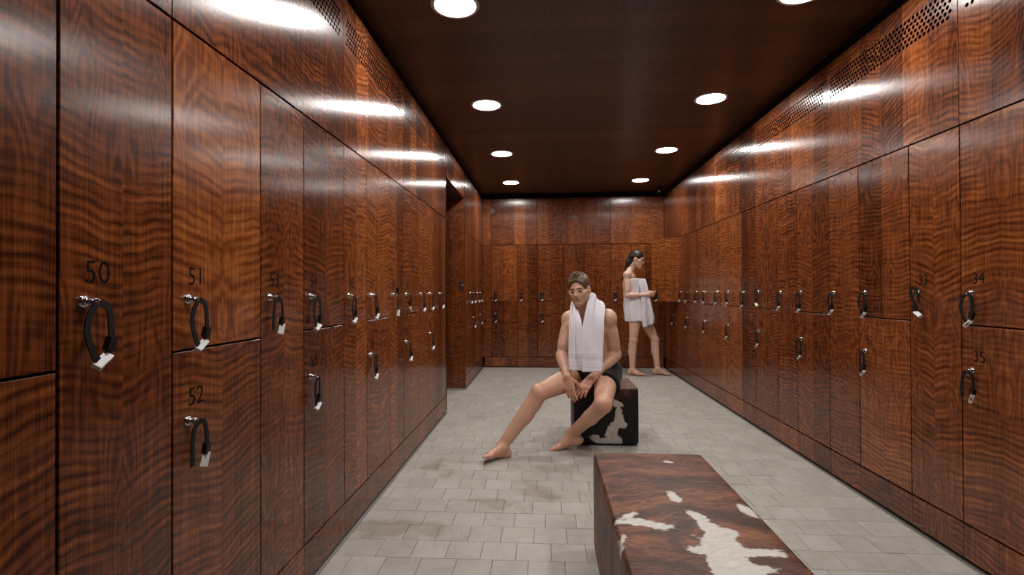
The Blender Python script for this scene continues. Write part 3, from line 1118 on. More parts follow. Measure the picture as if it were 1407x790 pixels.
# security camera at the far right of the ceiling
r = empty('security_camera', (1.555, 6.98, ZC))
tag(r, 'small black security camera under the ceiling in far right corner', 'camera')
mb = MB(); mb.lathe([(0.001, -0.012), (0.05, -0.012), (0.055, -0.006), (0.055, 0)], 24); mb.build('base', M_DARKMETAL, r)
mb = MB(); mb.tube([(0, 0, -0.01), (0, 0, -0.04), (-0.01, -0.015, -0.055)], 0.010, 10); mb.build('bracket', M_BLACK, r)
mb = MB(); mb.lathe([(0.001, 0.055), (0.02, 0.055), (0.024, 0.05), (0.026, -0.03), (0.018, -0.038), (0.001, -0.038)], 20, axis='y'); b_ = mb.build('body', M_BLACK, r, (-0.012, -0.02, -0.07))
mb = MB(); mb.lathe([(0.001, 0.060), (0.012, 0.058), (0.016, 0.054)], 16, axis='y'); mb.build('lens', M_CHROME, b_)
# faint round grey discs high on the back wall
for (x, z, lab) in ((-0.760, 2.260, 'faint round grey disc high in the left of back wall'), (0.427, 2.150, 'faint round grey disc in the middle of back wall')):
    r = empty('wall_disc', (x, YB - 0.0005, z))
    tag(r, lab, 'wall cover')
    mb = MB(); mb.lathe([(0.001, 0.006), (0.036, 0.006), (0.042, 0.003), (0.043, 0)], 24, axis='y'); mb.build('disc', M_DISC, r)
    mb = MB(); mb.lathe([(0.026, 0.0062), (0.027, 0.0075), (0.029, 0.0075), (0.030, 0.0062)], 24, axis='y'); mb.build('rim', M_RING if False else M_DISC, r)


# ================================================================ HIDE SEATS
def soft_box(name, w, d, h, mat, bulge=0.006, r=0.014, res=0.04):
    """upholstered block: rounded edges, slightly bulging sides, resting on z=0"""
    bm = bmesh.new()
    bmesh.ops.create_cube(bm, size=1.0)
    bmesh.ops.scale(bm, vec=(w, d, h), verts=bm.verts)
    bmesh.ops.bevel(bm, geom=list(bm.edges), offset=r, segments=4, profile=0.5, affect='EDGES')
    long_e = [e for e in bm.edges if e.calc_length() > 0.1]
    bmesh.ops.subdivide_edges(bm, edges=long_e, cuts=max(4, int(0.45 / res)), use_grid_fill=True)
    for v in bm.verts:
        x, y, z = v.co.x / (w / 2), v.co.y / (d / 2), v.co.z / (h / 2)
        b = bulge
        if abs(x) > 0.9: v.co.x += math.copysign(b * (1 - y * y) ** 0.6 * (1 - z * z) ** 0.6 if abs(y) < 1 and abs(z) < 1 else 0, x)
        if abs(y) > 0.9: v.co.y += math.copysign(b * (1 - x * x) ** 0.6 * (1 - z * z) ** 0.6 if abs(x) < 1 and abs(z) < 1 else 0, y)
        if z > 0.9: v.co.z += b * ((1 - x * x) ** 0.6 * (1 - y * y) ** 0.6 if abs(x) < 1 and abs(y) < 1 else 0)
        v.co.z += h / 2
    me = bpy.data.meshes.new(name)
    bm.to_mesh(me)
    bm.free()
    me.polygons.foreach_set('use_smooth', [True] * len(me.polygons))
    me.materials.append(mat)
    return me


def seat_block(name, loc, w, d, h, mat, label, cat):
    r = empty(name, loc)
    tag(r, label, cat, None)
    link('cover', soft_box('cover', w, d, h - 0.012, mat), None, r, (0, 0, 0.012))
    for sx in (-1, 1):
        for sy in (-1, 1):
            m_ = MB(); m_.lathe([(0.022, 0.0), (0.024, 0.014), (0.001, 0.014)], 12)
            m_.build('foot', M_BLACK, r, (sx * (w / 2 - 0.05), sy * (d / 2 - 0.05), 0))
    return r


BENCH_Y0, BENCH_Y1 = 0.72, 2.187
BW = 0.452
bench_c = (0.428, (BENCH_Y0 + BENCH_Y1) / 2, 0)
BENCH_BLOBS = [(0.028, 0.117, 0.042, 0.018, -1.14), (0.041, 0.044, 0.071, 0.03, -1.54), (0.036, -0.077, 0.08, 0.055, -1.61), (0.031, -0.157, 0.07, 0.06, -1.66), (-0.027, -0.086, 0.039, 0.02, 2.99), (0.099, -0.097, 0.069, 0.016, 0.15), (0.074, -0.161, 0.045, 0.018, -0.09), (0.078, 0.029, 0.033, 0.02, 2.39), (-0.157, 0.073, 0.031, 0.018, -0.7), (-0.105, 0.048, 0.046, 0.014, -0.31), (-0.171, 0.121, 0.028, 0.01, 0.79), (-0.003, 0.255, 0.016, 0.006, -1.57), (0.198, 0.166, 0.032, 0.018, -1.32), (0.21, 0.131, 0.021, 0.008, -1.12), (-0.017, -0.008, 0.023, 0.009, -0.72), (-0.222, -0.043, 0.049, 0.01, -1.9), (0.072, 0.608, 0.011, 0.006, -0.57)]
M_HIDE_B = hide_material('brown_hide', BENCH_BLOBS, 'xy', s2l(24, 15, 12), s2l(78, 44, 28), s2l(142, 88, 56), None, 2.0)
seat_block('bench', bench_c, BW, BENCH_Y1 - BENCH_Y0, 0.41, M_HIDE_B, 'long low bench covered in brown and white cow hide', 'bench')
PC = (0.428, 3.63 + 0.222, 0)
POUF_BLOBS = [(0.038, 0.023, 0.063, 0.027, 0.01), (0.046, 0.095, 0.087, 0.041, 1.25), (0.087, 0.17, 0.063, 0.03, 0.99), (0.082, 0.224, 0.037, 0.019, 1.37), (0.085, 0.289, 0.044, 0.019, -0.22), (-0.054, 0.032, 0.049, 0.016, -0.25), (0.12, 0.137, 0.026, 0.014, 0.29), (0.081, 0.029, 0.04, 0.027, -1.38)]
M_HIDE_P = hide_material('black_hide', POUF_BLOBS, 'xz', s2l(26, 15, 11), s2l(72, 40, 25), s2l(132, 80, 50), 0.385, 5.0)
seat_block('pouf', PC, 0.455, 0.445, 0.41, M_HIDE_P, 'cube pouf in black and white cow hide under the seated man', 'pouf')


# ================================================================ PEOPLE: smooth implicit bodies turned into one mesh each
def V3(*a): return np.array(a, dtype=np.float64)


def unit(v): return v / np.linalg.norm(v)


class Field:
    """signed distance samples on a lattice of step h; parts are blended into it"""
    def __init__(self, lo, hi, h):
        self.h = h
        self.i0 = np.floor(np.array(lo) / h).astype(int)
        self.n = np.ceil(np.array(hi) / h).astype(int) - self.i0 + 1
        self.a = np.full(self.n, 0.2, dtype=np.float32)

    def box(self, lo, hi):
        a = np.maximum(np.floor(np.array(lo) / self.h).astype(int) - self.i0, 0)
        b = np.minimum(np.ceil(np.array(hi) / self.h).astype(int) - self.i0 + 1, self.n)
        sl = tuple(slice(int(p), int(q)) for p, q in zip(a, b))
        ax = [((np.arange(int(p), int(q)) + self.i0[k]) * self.h).astype(np.float32) for k, (p, q) in enumerate(zip(a, b))]
        return sl, ax[0][:, None, None], ax[1][None, :, None], ax[2][None, None, :]

    def blend(self, sl, d, k, sub=False):
        c = self.a[sl]
        if sub:
            d = -d
            if k > 0:
                q = np.maximum(k - np.abs(c - d), 0) / k
                self.a[sl] = np.maximum(c, d) + q * q * k * 0.25
            else: self.a[sl] = np.maximum(c, d)
            return
        if k > 0:
            q = np.maximum(k - np.abs(c - d), 0) / k
            self.a[sl] = np.minimum(c, d) - q * q * k * 0.25
        else: self.a[sl] = np.minimum(c, d)

    def cap(self, a, b, ra, rb, k=0.015, flat=None, sub=False):
        """tapered capsule; flat=(direction, factor>1) thins it along a direction"""
        a, b = np.asarray(a, float), np.asarray(b, float)
        m = max(ra, rb) + k + 4 * self.h
        sl, X, Y, Z = self.box(np.minimum(a, b) - m, np.maximum(a, b) + m)
        ab = b - a
        L2 = float(ab @ ab) + 1e-12
        px, py, pz = X - a[0], Y - a[1], Z - a[2]
        t = np.clip((px * ab[0] + py * ab[1] + pz * ab[2]) / L2, 0, 1)
        dx, dy, dz = px - t * ab[0], py - t * ab[1], pz - t * ab[2]
        if flat is not None:
            w, s = flat
            q = (dx * w[0] + dy * w[1] + dz * w[2]) * (s - 1)
            dx, dy, dz = dx + q * w[0], dy + q * w[1], dz + q * w[2]
        d = np.sqrt(dx * dx + dy * dy + dz * dz) - (ra + t * (rb - ra))
        self.blend(sl, d, k, sub)

    def ell(self, c, axes, r, k=0.02, sub=False):
        """ellipsoid: axes = three unit vectors, r = three radii"""
        c = np.asarray(c, float)
        m = max(r) + k + 4 * self.h
        sl, X, Y, Z = self.box(c - m, c + m)
        px, py, pz = X - c[0], Y - c[1], Z - c[2]
        k0 = k1 = 0
        for e, q in zip(axes, r):
            t = px * e[0] + py * e[1] + pz * e[2]
            k0 = k0 + (t / q) ** 2
            k1 = k1 + (t / (q * q)) ** 2
        k0 = np.sqrt(k0)
        d = k0 * (k0 - 1) / np.maximum(np.sqrt(k1), 1e-6)
        self.blend(sl, d, k, sub)

    def sph(self, c, r, k=0.01, sub=False): self.cap(c, c, r, r, k, sub=sub)

    def keep(self, c, n, k=0.0):
        """keep only the side of the plane that n points away from"""
        sl = tuple(slice(0, int(q)) for q in self.n)
        _, X, Y, Z = self.box(self.i0 * self.h, (self.i0 + self.n) * self.h)
        d = (X - c[0]) * n[0] + (Y - c[1]) * n[1] + (Z - c[2]) * n[2]
        self.a = np.maximum(self.a, d[:self.n[0], :self.n[1], :self.n[2]])

    def join(self, o, k):
        off = o.i0 - self.i0
        a = np.maximum(off, 0)
        b = np.minimum(off + o.n, self.n)
        s1 = tuple(slice(int(p), int(q)) for p, q in zip(a, b))
        s2 = tuple(slice(int(p - f), int(q - f)) for p, q, f in zip(a, b, off))
        self.blend(s1, o.a[s2], k)

    def surface(self, smooth=2):
        A, h = self.a, self.h
        ins = A < 0
        n = self.n - 1
        cnt = np.zeros(n, dtype=np.uint8)
        for i in (0, 1):
            for j in (0, 1):
                for k in (0, 1):
                    cnt += ins[i:i + n[0], j:j + n[1], k:k + n[2]]
        idx = np.argwhere((cnt > 0) & (cnt < 8))
        ids = np.full(n, -1, dtype=np.int32)
        ids[idx[:, 0], idx[:, 1], idx[:, 2]] = np.arange(len(idx))
        acc = np.zeros((len(idx), 3))
        num = np.zeros(len(idx))
        cs = [(i, j, k) for i in (0, 1) for j in (0, 1) for k in (0, 1)]
        val = {c: A[idx[:, 0] + c[0], idx[:, 1] + c[1], idx[:, 2] + c[2]].astype(np.float64) for c in cs}
        for c in cs:
            for ax in range(3):
                if c[ax]: continue
                e = list(c); e[ax] = 1; e = tuple(e)
                va, vb = val[c], val[e]
                m = (va < 0) != (vb < 0)
                t = np.where(m, va / np.where(m, va - vb, 1), 0)
                p = np.tile(np.array(c, float), (len(idx), 1))
                p[:, ax] += t
                acc[m] += p[m]
                num[m] += 1
        P = (idx + acc / num[:, None] + self.i0) * h
        Q = []
        for ax in range(3):
            b, c = (ax + 1) % 3, (ax + 2) % 3
            s0 = [slice(None)] * 3; s1 = [slice(None)] * 3
            s0[ax] = slice(0, -1); s1[ax] = slice(1, None)
            for s in (s0, s1):
                s[b] = slice(1, -1); s[c] = slice(1, -1)
            f0, f1 = ins[tuple(s0)], ins[tuple(s1)]
            w = np.argwhere(f0 != f1)
            flip = f0[w[:, 0], w[:, 1], w[:, 2]]
            base = w.copy()
            base[:, b] += 1; base[:, c] += 1
            def cell(db, dc):
                q = base.copy(); q[:, b] += db; q[:, c] += dc
                return ids[q[:, 0], q[:, 1], q[:, 2]]
            q = np.stack([cell(-1, -1), cell(0, -1), cell(0, 0), cell(-1, 0)], 1)
            q[~flip] = q[~flip][:, ::-1]
            Q.append(q)
        Q = np.concatenate(Q)
        Q = Q[(Q >= 0).all(1)]
        for _ in range(smooth):
            s = np.zeros_like(P); m = np.zeros(len(P))
            for i in range(4):
                a_, b_ = Q[:, i], Q[:, (i + 1) % 4]
                for k in range(3):
                    s[:, k] += np.bincount(a_, P[b_, k], len(P)) + np.bincount(b_, P[a_, k], len(P))
                m += np.bincount(a_, minlength=len(P)) + np.bincount(b_, minlength=len(P))
            P = 0.5 * P + 0.5 * s / np.maximum(m, 1)[:, None]
        return P, Q


def mesh_np(name, P, Q, mat, origin=(0, 0, 0), tint=None):
    me = bpy.data.meshes.new(name)
    P = P - np.array(origin)
    me.vertices.add(len(P))
    me.vertices.foreach_set('co', P.astype(np.float32).ravel())
    me.loops.add(len(Q) * 4)
    me.loops.foreach_set('vertex_index', Q.astype(np.int32).ravel())
    me.polygons.add(len(Q))
    me.polygons.foreach_set('loop_start', np.arange(0, len(Q) * 4, 4, dtype=np.int32))
    me.polygons.foreach_set('use_smooth', np.ones(len(Q), dtype=bool))
    me.update(calc_edges=True)
    me.validate()
    if tint is not None:
        at_ = me.color_attributes.new('tint', 'FLOAT_COLOR', 'POINT')
        at_.data.foreach_set('color', np.c_[tint, np.ones(len(P))].astype(np.float32).ravel())
    me.materials.append(mat)
    return me


class Frame:
    """local frame: s = the person's left, f = forward, u = up"""
    def __init__(self, o, f, u):
        self.o = np.asarray(o, float)
        f = unit(np.asarray(f, float))
        u = np.asarray(u, float)
        u = unit(u - f * (u @ f))
        self.f, self.u, self.s = f, u, np.cross(u, f)

    def __call__(self, s, f, u): return self.o + self.s * s + self.f * f + self.u * u

    def inv(self, P):
        d = P - self.o
        return np.stack([d @ self.s, d @ self.f, d @ self.u], -1)

    @property
    def ax(self): return (self.s, self.f, self.u)


def head(F, H, neck, female=False, sc=1.0):
    q = lambda s, f, u: H(s * sc, f * sc, u * sc)
    e = lambda c, r, k: F.ell(q(*c), H.ax, tuple(x * sc for x in r), k)
    c = lambda a, b, ra, rb, k, **w: F.cap(q(*a), q(*b), ra * sc, rb * sc, k, **w)
    F.cap(neck, q(0, -0.022, -0.055), 0.060 if not female else 0.047, 0.053 if not female else 0.043, 0.025)
    e((0, -0.014, 0.034), (0.073, 0.093, 0.082), 0.01)
    e((0, 0.030, -0.022), (0.060, 0.062, 0.088), 0.02)
    for s in (-1, 1):
        c((s * 0.051, 0.000, -0.056), (s * 0.016, 0.068, -0.098), 0.020 if not female else 0.017, 0.017, 0.022)     # jaw
        c((s * 0.056, 0.000, -0.01), (s * 0.051, 0.002, -0.056), 0.017, 0.017, 0.02)
        c((s * 0.047, 0.055, -0.020), (s * 0.056, 0.030, -0.012), 0.016, 0.013, 0.018)     # cheekbone
        c((s * 0.012, 0.084, 0.019), (s * 0.043, 0.070, 0.018), 0.010, 0.009, 0.012)       # brow
        F.ell(q(s * 0.0785, -0.008, -0.006), H.ax, (0.011 * sc, 0.019 * sc, 0.033 * sc), 0.006)  # ear
        F.ell(q(s * 0.087, 0.001, -0.002), H.ax, (0.006 * sc, 0.009 * sc, 0.016 * sc), 0.004, sub=True)
    F.sph(q(0, 0.074, -0.099), 0.020 * sc, 0.018)                                          # chin
    for s in (-1, 1):
        F.sph(q(s * 0.031, 0.100, -0.001), 0.0165 * sc, 0.012, sub=True)                   # eye socket
        F.sph(q(s * 0.031, 0.0745, -0.001), 0.0135 * sc, 0.003)                            # lids
    c((0, 0.086, 0.010), (0, 0.108 if not female else 0.103, -0.030), 0.0070, 0.0105 if not female else 0.009, 0.014)                        # nose
    for s in (-1, 1): F.sph(q(s * 0.011, 0.098, -0.034), 0.0075 * sc, 0.007)
    e((0, 0.078, -0.062), (0.026, 0.018, 0.022), 0.010)                                    # muzzle
    c((-0.019, 0.088, -0.060), (0.019, 0.088, -0.060), 0.0055, 0.0055, 0.004)              # lips
    c((-0.016, 0.088, -0.0705), (0.016, 0.088, -0.0705), 0.0065, 0.0065, 0.004)
    F.cap(q(-0.02, 0.099, -0.0652), q(0.02, 0.099, -0.0652), 0.0035, 0.0035, 0.003, sub=True)


def paint_head(P, T, H, female=False, sc=1.0):
    L = H.inv(P) / sc
    s, f, u = L[:, 0], L[:, 1], L[:, 2]
    near = (np.abs(s) < 0.1) & (np.abs(f) < 0.14) & (np.abs(u) < 0.14)

    def put(mask, col, k):
        T[:] = T * (1 - k * mask[:, None]) + np.array(col[:3]) * (k * mask[:, None])
    g = lambda a, b, c_, ra, rb: np.exp(-(((np.abs(s) - a) / ra) ** 2 + ((u - b) / rb) ** 2) ** 2) * near * (f > c_)
    br = g(0.029, 0.0185, 0.055, 0.023, 0.0078)
    put(br, s2l(30, 20, 15), 0.95)
    put(g(0.031, -0.001, 0.06, 0.0165, 0.0065), s2l(44, 30, 26), 0.9)
    put(g(0.0, -0.0655, 0.07, 0.024, 0.0095), s2l(160, 88, 80) if not female else s2l(165, 80, 78), 0.7)
    if not female:
        st = ((u < -0.035) & (f > -0.01) & near) * np.clip((-0.030 - u) / 0.03, 0, 1) * np.clip((f + 0.01) / 0.03, 0, 1)
        put(st, s2l(120, 90, 74), 0.33)
    put(np.exp(-((s / 0.018) ** 2 + ((u + 0.03) / 0.014) ** 2)) * near * (f > 0.09), s2l(205, 135, 112), 0.4)
    put(np.exp(-(((np.abs(s) - 0.075) / 0.012) ** 2 + ((f + 0.006) / 0.02) ** 2 + ((u + 0.006) / 0.03) ** 2)) * near, s2l(198, 128, 106), 0.4)


def leg(F, hip, knee, ank, bend, r=1.0, k=0.03, female=False):
    """bend: direction the kneecap points"""
    hip, knee, ank, bend = map(np.asarray, (hip, knee, ank, bend))
    bend = unit(bend)
    t0 = 0.094 if female else 0.092
    F.cap(hip, knee, t0 * r, 0.056 * r, k)
    F.cap(hip + (knee - hip) * 0.25 + bend * 0.02, hip + (knee - hip) * 0.72 + bend * 0.014, 0.066 * r, 0.050 * r, 0.03)
    F.sph(knee, 0.053 * r, 0.02)
    F.sph(knee + bend * 0.026 * r, 0.034 * r, 0.02)
    d = ank - knee
    F.cap(knee, ank, 0.050 * r, 0.033 * r, 0.02)
    back = -bend + d * (bend @ d) / (d @ d)
    back = unit(back)
    F.cap(knee + d * 0.16 + back * 0.020, knee + d * 0.42 + back * 0.020, 0.046 * r, 0.043 * r, 0.03)
    F.cap(knee + d * 0.42 + back * 0.018, knee + d * 0.85 + back * 0.010, 0.040 * r, 0.026 * r, 0.03)
    F.cap(knee + d * 0.12 - back * 0.012, knee + d * 0.9 - back * 0.004, 0.036 * r, 0.028 * r, 0.02)   # shin
    sd = unit(np.cross(d, bend))
    for q in (-1, 1): F.sph(ank + sd * q * 0.028 * r, 0.017 * r, 0.012)


def foot(F, ank, fwd, up, side, r=1.0, splay=0.0):
    """side = +1 when the big toe lies towards the frame's +s"""
    K = Frame(ank, fwd, up)
    q = lambda s, f, u: K(s * r, f * r, u * r)
    F.cap(ank, q(0, -0.030, -0.042), 0.034 * r, 0.033 * r, 0.02)
    F.sph(q(0, -0.040, -0.046), 0.033 * r, 0.02)
    F.cap(q(0, -0.02, -0.05), q(0, 0.10, -0.060), 0.030 * r, 0.020 * r, 0.02, flat=(K.u, 1.05))
    F.cap(q(side * 0.006, 0.005, -0.012), q(side * 0.012, 0.105, -0.056), 0.036 * r, 0.020 * r, 0.025)   # instep
    F.cap(q(-side * 0.008, 0.0, -0.03), q(-side * 0.022, 0.095, -0.062), 0.028 * r, 0.017 * r, 0.02)
    F.cap(q(side * 0.028, 0.115, -0.061), q(-side * 0.030, 0.090, -0.064), 0.019 * r, 0.016 * r, 0.015)
    for i in range(5):
        s = side * (0.030 - 0.0155 * i)
        b = 0.118 - 0.009 * i
        ln = (0.048, 0.046, 0.040, 0.034, 0.028)[i]
        rr = (0.0135, 0.0098, 0.0092, 0.0088, 0.0088)[i]
        F.cap(q(s, b, -0.062), q(s * 1.06, b + ln * 0.6, -0.063), rr * r, rr * r, 0.008)
        F.cap(q(s * 1.06, b + ln * 0.6, -0.063), q(s * 1.06, b + ln, -0.068), rr * r, rr * 0.92 * r, 0.004)


def arm(F, sh, el, wr, r=1.0, k=0.02, bicep=None):
    sh, el, wr = map(np.asarray, (sh, el, wr))
    F.sph(sh, 0.060 * r, k)
    F.cap(sh, el, 0.050 * r, 0.040 * r, k)
    d = el - sh
    bi = unit(bicep) if bicep is not None else V3(0, -1, 0)
    F.cap(sh + d * 0.38 + bi * 0.012, sh + d * 0.72 + bi * 0.012, 0.040 * r, 0.036 * r, 0.025)
    F.cap(sh + d * 0.35 - bi * 0.014, sh + d * 0.75 - bi * 0.008, 0.038 * r, 0.034 * r, 0.025)
    F.sph(el, 0.037 * r, 0.015)
    w = wr - el
    F.cap(el, wr, 0.039 * r, 0.026 * r, 0.015)
    F.cap(el + w * 0.14 + bi * 0.005, el + w * 0.42, 0.042 * r, 0.036 * r, 0.02)


def hand(F, wr, d, palm, thumb_side, curls, r=1.0, spread=0.10, thumb=(0.5, 0.75, 0.2), k=0.004):
    """d: wrist to knuckles, palm: outward normal of the palm, thumb_side: +1 / -1 along d x palm"""
    d, palm = unit(np.asarray(d, float)), np.asarray(palm, float)
    palm = unit(palm - d * (palm @ d))
    sd = np.cross(d, palm) * thumb_side
    wr = np.asarray(wr, float)
    for i in range(4):
        off = 0.030 - 0.019 * i
        kn = wr + d * (0.088, 0.090, 0.085, 0.078)[i] * r + sd * off * r
        F.cap(wr + sd * off * 0.55 * r, kn, 0.0165 * r, 0.0125 * r, 0.014, flat=(palm, 1.15))
        dir_ = unit(d + sd * spread * (1.5 - i) * 0.35)
        p = kn
        for j, ln in enumerate((0.042, 0.027, 0.021)):
            a = curls[i] * (0.55, 1.0, 1.35)[j]
            v = dir_ * math.cos(a) + palm * math.sin(a)
            n_ = p + v * ln * ((0.95, 1.05, 1.0, 0.82)[i]) * r
            F.cap(p, n_, (0.0098, 0.0088, 0.0080)[j] * r, (0.0088, 0.0080, 0.0068)[j] * r, 0.0035 if j else 0.006)
            p = n_
    b = wr + d * 0.022 * r + sd * 0.022 * r + palm * 0.008 * r
    v = unit(d * thumb[0] + sd * thumb[1] + palm * thumb[2])
    m_ = b + v * 0.042 * r
    F.cap(b, m_, 0.0165 * r, 0.0125 * r, 0.014)
    v2 = unit(v + d * 0.45)
    e_ = m_ + v2 * 0.032 * r
    F.cap(m_, e_, 0.0115 * r, 0.0100 * r, 0.005)
    F.cap(e_, e_ + unit(v2 + d * 0.3) * 0.024 * r, 0.0098 * r, 0.0080 * r, 0.004)


def eyes(H, parent, origin, sc=1.0, iris=(70, 84, 92)):
    for s in (-1, 1):
        m_ = MB()
        m_.lathe([(0.0005, -0.0118), (0.006, -0.0102), (0.0102, -0.006), (0.0118, 0), (0.0102, 0.006), (0.006, 0.0102)], 16)
        me = m_.build_mesh('eye', M_EYE)
        i_ = MB()
        i_.lathe([(0.0088, 0.0086), (0.0055, 0.0116), (0.0005, 0.0126)], 16)
        R_ = Matrix(((H.s[0], H.u[0], H.f[0]), (H.s[1], H.u[1], H.f[1]), (H.s[2], H.u[2], H.f[2]))).to_4x4()
        p = H(s * 0.031 * sc, 0.0772 * sc, -0.001 * sc) - np.array(origin)
        o = link('eye', me, None, parent)
        o.matrix_local = Matrix.Translation(Vector(p)) @ R_ @ Matrix.Diagonal((sc, sc * 0.55, sc, 1))
        link('iris', i_.build_mesh('iris', M_IRIS), None, o)


M_SKIN = skin_material('skin')
M_EYE = plain('eye_white_shaded', s2l(92, 82, 78), 0.35, noise_amt=0.05)  # eye whites darkened: shade of the sockets put into their colour
M_IRIS = plain('eye_iris', s2l(22, 20, 20), 0.35, noise_amt=0.2)
M_TOWEL = cloth_material('towel_cotton', s2l(238, 233, 240))
M_TOWEL2 = cloth_material('towel_cotton_wrap', s2l(236, 231, 237))
M_SHORTS = cloth_material('shorts_fabric', s2l(20, 24, 26), 0.55, 300, 0.3)
M_HAIR_M = hair_material('short_brown_hair', s2l(42, 29, 20), s2l(126, 94, 64))
M_HAIR_W = hair_material('long_dark_hair', s2l(10, 9, 9), s2l(38, 31, 28))

# ---------------------------------------------------------------- the seated man
MAN_O = (0.37, 3.76, 0.0)
HM = 0.004
hipR, hipL = V3(0.290, 3.735, 0.497), V3(0.450, 3.765, 0.497)
kneeR, kneeL = V3(-0.045, 3.40, 0.418), V3(0.372, 3.325, 0.360)
ankR, ankL = V3(-0.286, 3.345, 0.078), V3(0.178, 3.560, 0.098)
shR, shL = V3(0.180, 3.745, 0.890), V3(0.440, 3.620, 0.905)
elR, elL = V3(0.118, 3.665, 0.636), V3(0.500, 3.690, 0.640)
wrR, wrL = V3(0.148, 3.470, 0.515), V3(0.318, 3.505, 0.502)
neck = V3(0.300, 3.690, 0.945)
F = Field((-0.50, 3.05, -0.01), (0.66, 3.98, 1.27), HM)
T = Frame((0.312, 3.715, 0.80), (-0.40, -0.87, -0.25), (-0.10, -0.20, 0.97))       # chest
PV = Frame((0.370, 3.765, 0.515), (-0.10, -0.99, 0.0), (0, 0.05, 1))               # pelvis
MID = Frame((0.350, 3.750, 0.645), (-0.25, -0.95, -0.1), (-0.05, -0.1, 0.98))
F.ell(PV(0, 0, 0), PV.ax, (0.165, 0.118, 0.115), 0.02)
for s in (-1, 1): F.ell(PV(s * 0.075, -0.035, -0.035), PV.ax, (0.085, 0.095, 0.085), 0.03)
F.ell(MID(0, 0, 0), MID.ax, (0.142, 0.100, 0.150), 0.06)
F.ell(T(0, -0.005, -0.02), T.ax, (0.158, 0.108, 0.190), 0.06)
F.ell(T(0, -0.015, 0.055), T.ax, (0.172, 0.100, 0.100), 0.04)
for s in (-1, 1):
    F.ell(T(s * 0.072, 0.070, 0.045), T.ax, (0.085, 0.042, 0.065), 0.03)             # chest muscle
    F.ell(T(s * 0.125, -0.04, -0.06), T.ax, (0.050, 0.070, 0.130), 0.03)             # flank muscle
    F.cap(MID(s * 0.035, 0.088, -0.08), T(s * 0.04, 0.085, -0.10), 0.030, 0.030, 0.03)
F.cap(neck + V3(0, 0.02, 0), shR + V3(0, 0, 0.01), 0.062, 0.050, 0.03)
F.cap(neck + V3(0, 0.02, 0), shL + V3(0, 0, 0.01), 0.062, 0.050, 0.03)
leg(F, hipR, kneeR, ankR, V3(-0.30, -0.35, 0.88), 1.0)
leg(F, hipL, kneeL, ankL, V3(-0.05, -0.85, 0.50), 1.0)
foot(F, ankR, V3(-0.72, -0.66, 0.20), V3(0.10, 0.22, 0.96), 1, 1.0)
foot(F, ankL, V3(-0.98, -0.05, -0.26), V3(-0.22, 0.30, 0.90), -1 if False else 1, 1.0)
A1 = Field((-0.02, 3.30, 0.30), (0.34, 3.86, 1.02), HM)
arm(A1, shR, elR, wrR, 1.0, bicep=V3(-0.2, -0.9, 0.1))
hand(A1, wrR, V3(0.014, -0.016, -0.075), V3(0.40, 0.88, 0.0), 1, (0.22, 0.30, 0.38, 0.46), 0.95, thumb=(0.62, 0.62, 0.3))
A2 = Field((0.14, 3.30, 0.28), (0.62, 3.86, 1.02), HM)
arm(A2, shL, elL, wrL, 1.10, bicep=V3(-0.3, -0.9, 0.1))
hand(A2, wrL, V3(-0.058, -0.045, -0.062), V3(-0.05, 0.55, -0.80), -1, (0.48, 0.52, 0.58, 0.64), 0.95, thumb=(0.7, 0.5, 0.35))
F.join(A1, 0.018)
F.join(A2, 0.018)
HD = Frame((0.238, 3.552, 1.106), (-0.33, -0.92, -0.13), (-0.13, -0.08, 0.98))
head(F, HD, neck, sc=0.90)
P, Q = F.surface(2)
tint = np.tile(np.array(s2l(216, 172, 146)[:3]), (len(P), 1))
# reddish knees, elbows, hands and feet
for c, r_, k in ((kneeR, 0.07, .45), (kneeL, 0.07, .45), (elL, 0.05, .35), (elR, .05, .35), (wrR + V3(.04, -.03, -.08), .08, .4), (wrL + V3(-.06, -.05, -.06), .08, .4),
                 (ankR + V3(-.09, -.08, -.02), .10, .45), (ankL + V3(-.11, 0, -.05), .11, .45)):
    w = np.exp(-((np.linalg.norm(P - c, axis=1) / r_) ** 2)) * k
    tint = tint * (1 - w[:, None]) + np.array(s2l(196, 122, 98)[:3]) * w[:, None]
paint_head(P, tint, HD, sc=0.90)
man = link('person', mesh_np('person', P, Q, M_SKIN, MAN_O, tint), None, None, MAN_O)
tag(man, 'man in black shorts sitting on cube pouf, bare chest, hands between knees', 'person')
eyes(HD, man, MAN_O, 0.90)

# his hair: short sides, tousled top swept up
G = Field((0.08, 3.38, 1.02), (0.40, 3.72, 1.30), 0.003)
q = lambda s, f, u: HD(s * 0.90, f * 0.90, u * 0.90)
G.ell(q(0, -0.020, 0.040), HD.ax, (0.0770, 0.096, 0.084), 0.0)
G.ell(q(0, 0.002, 0.055), HD.ax, (0.070, 0.088, 0.058), 0.012)
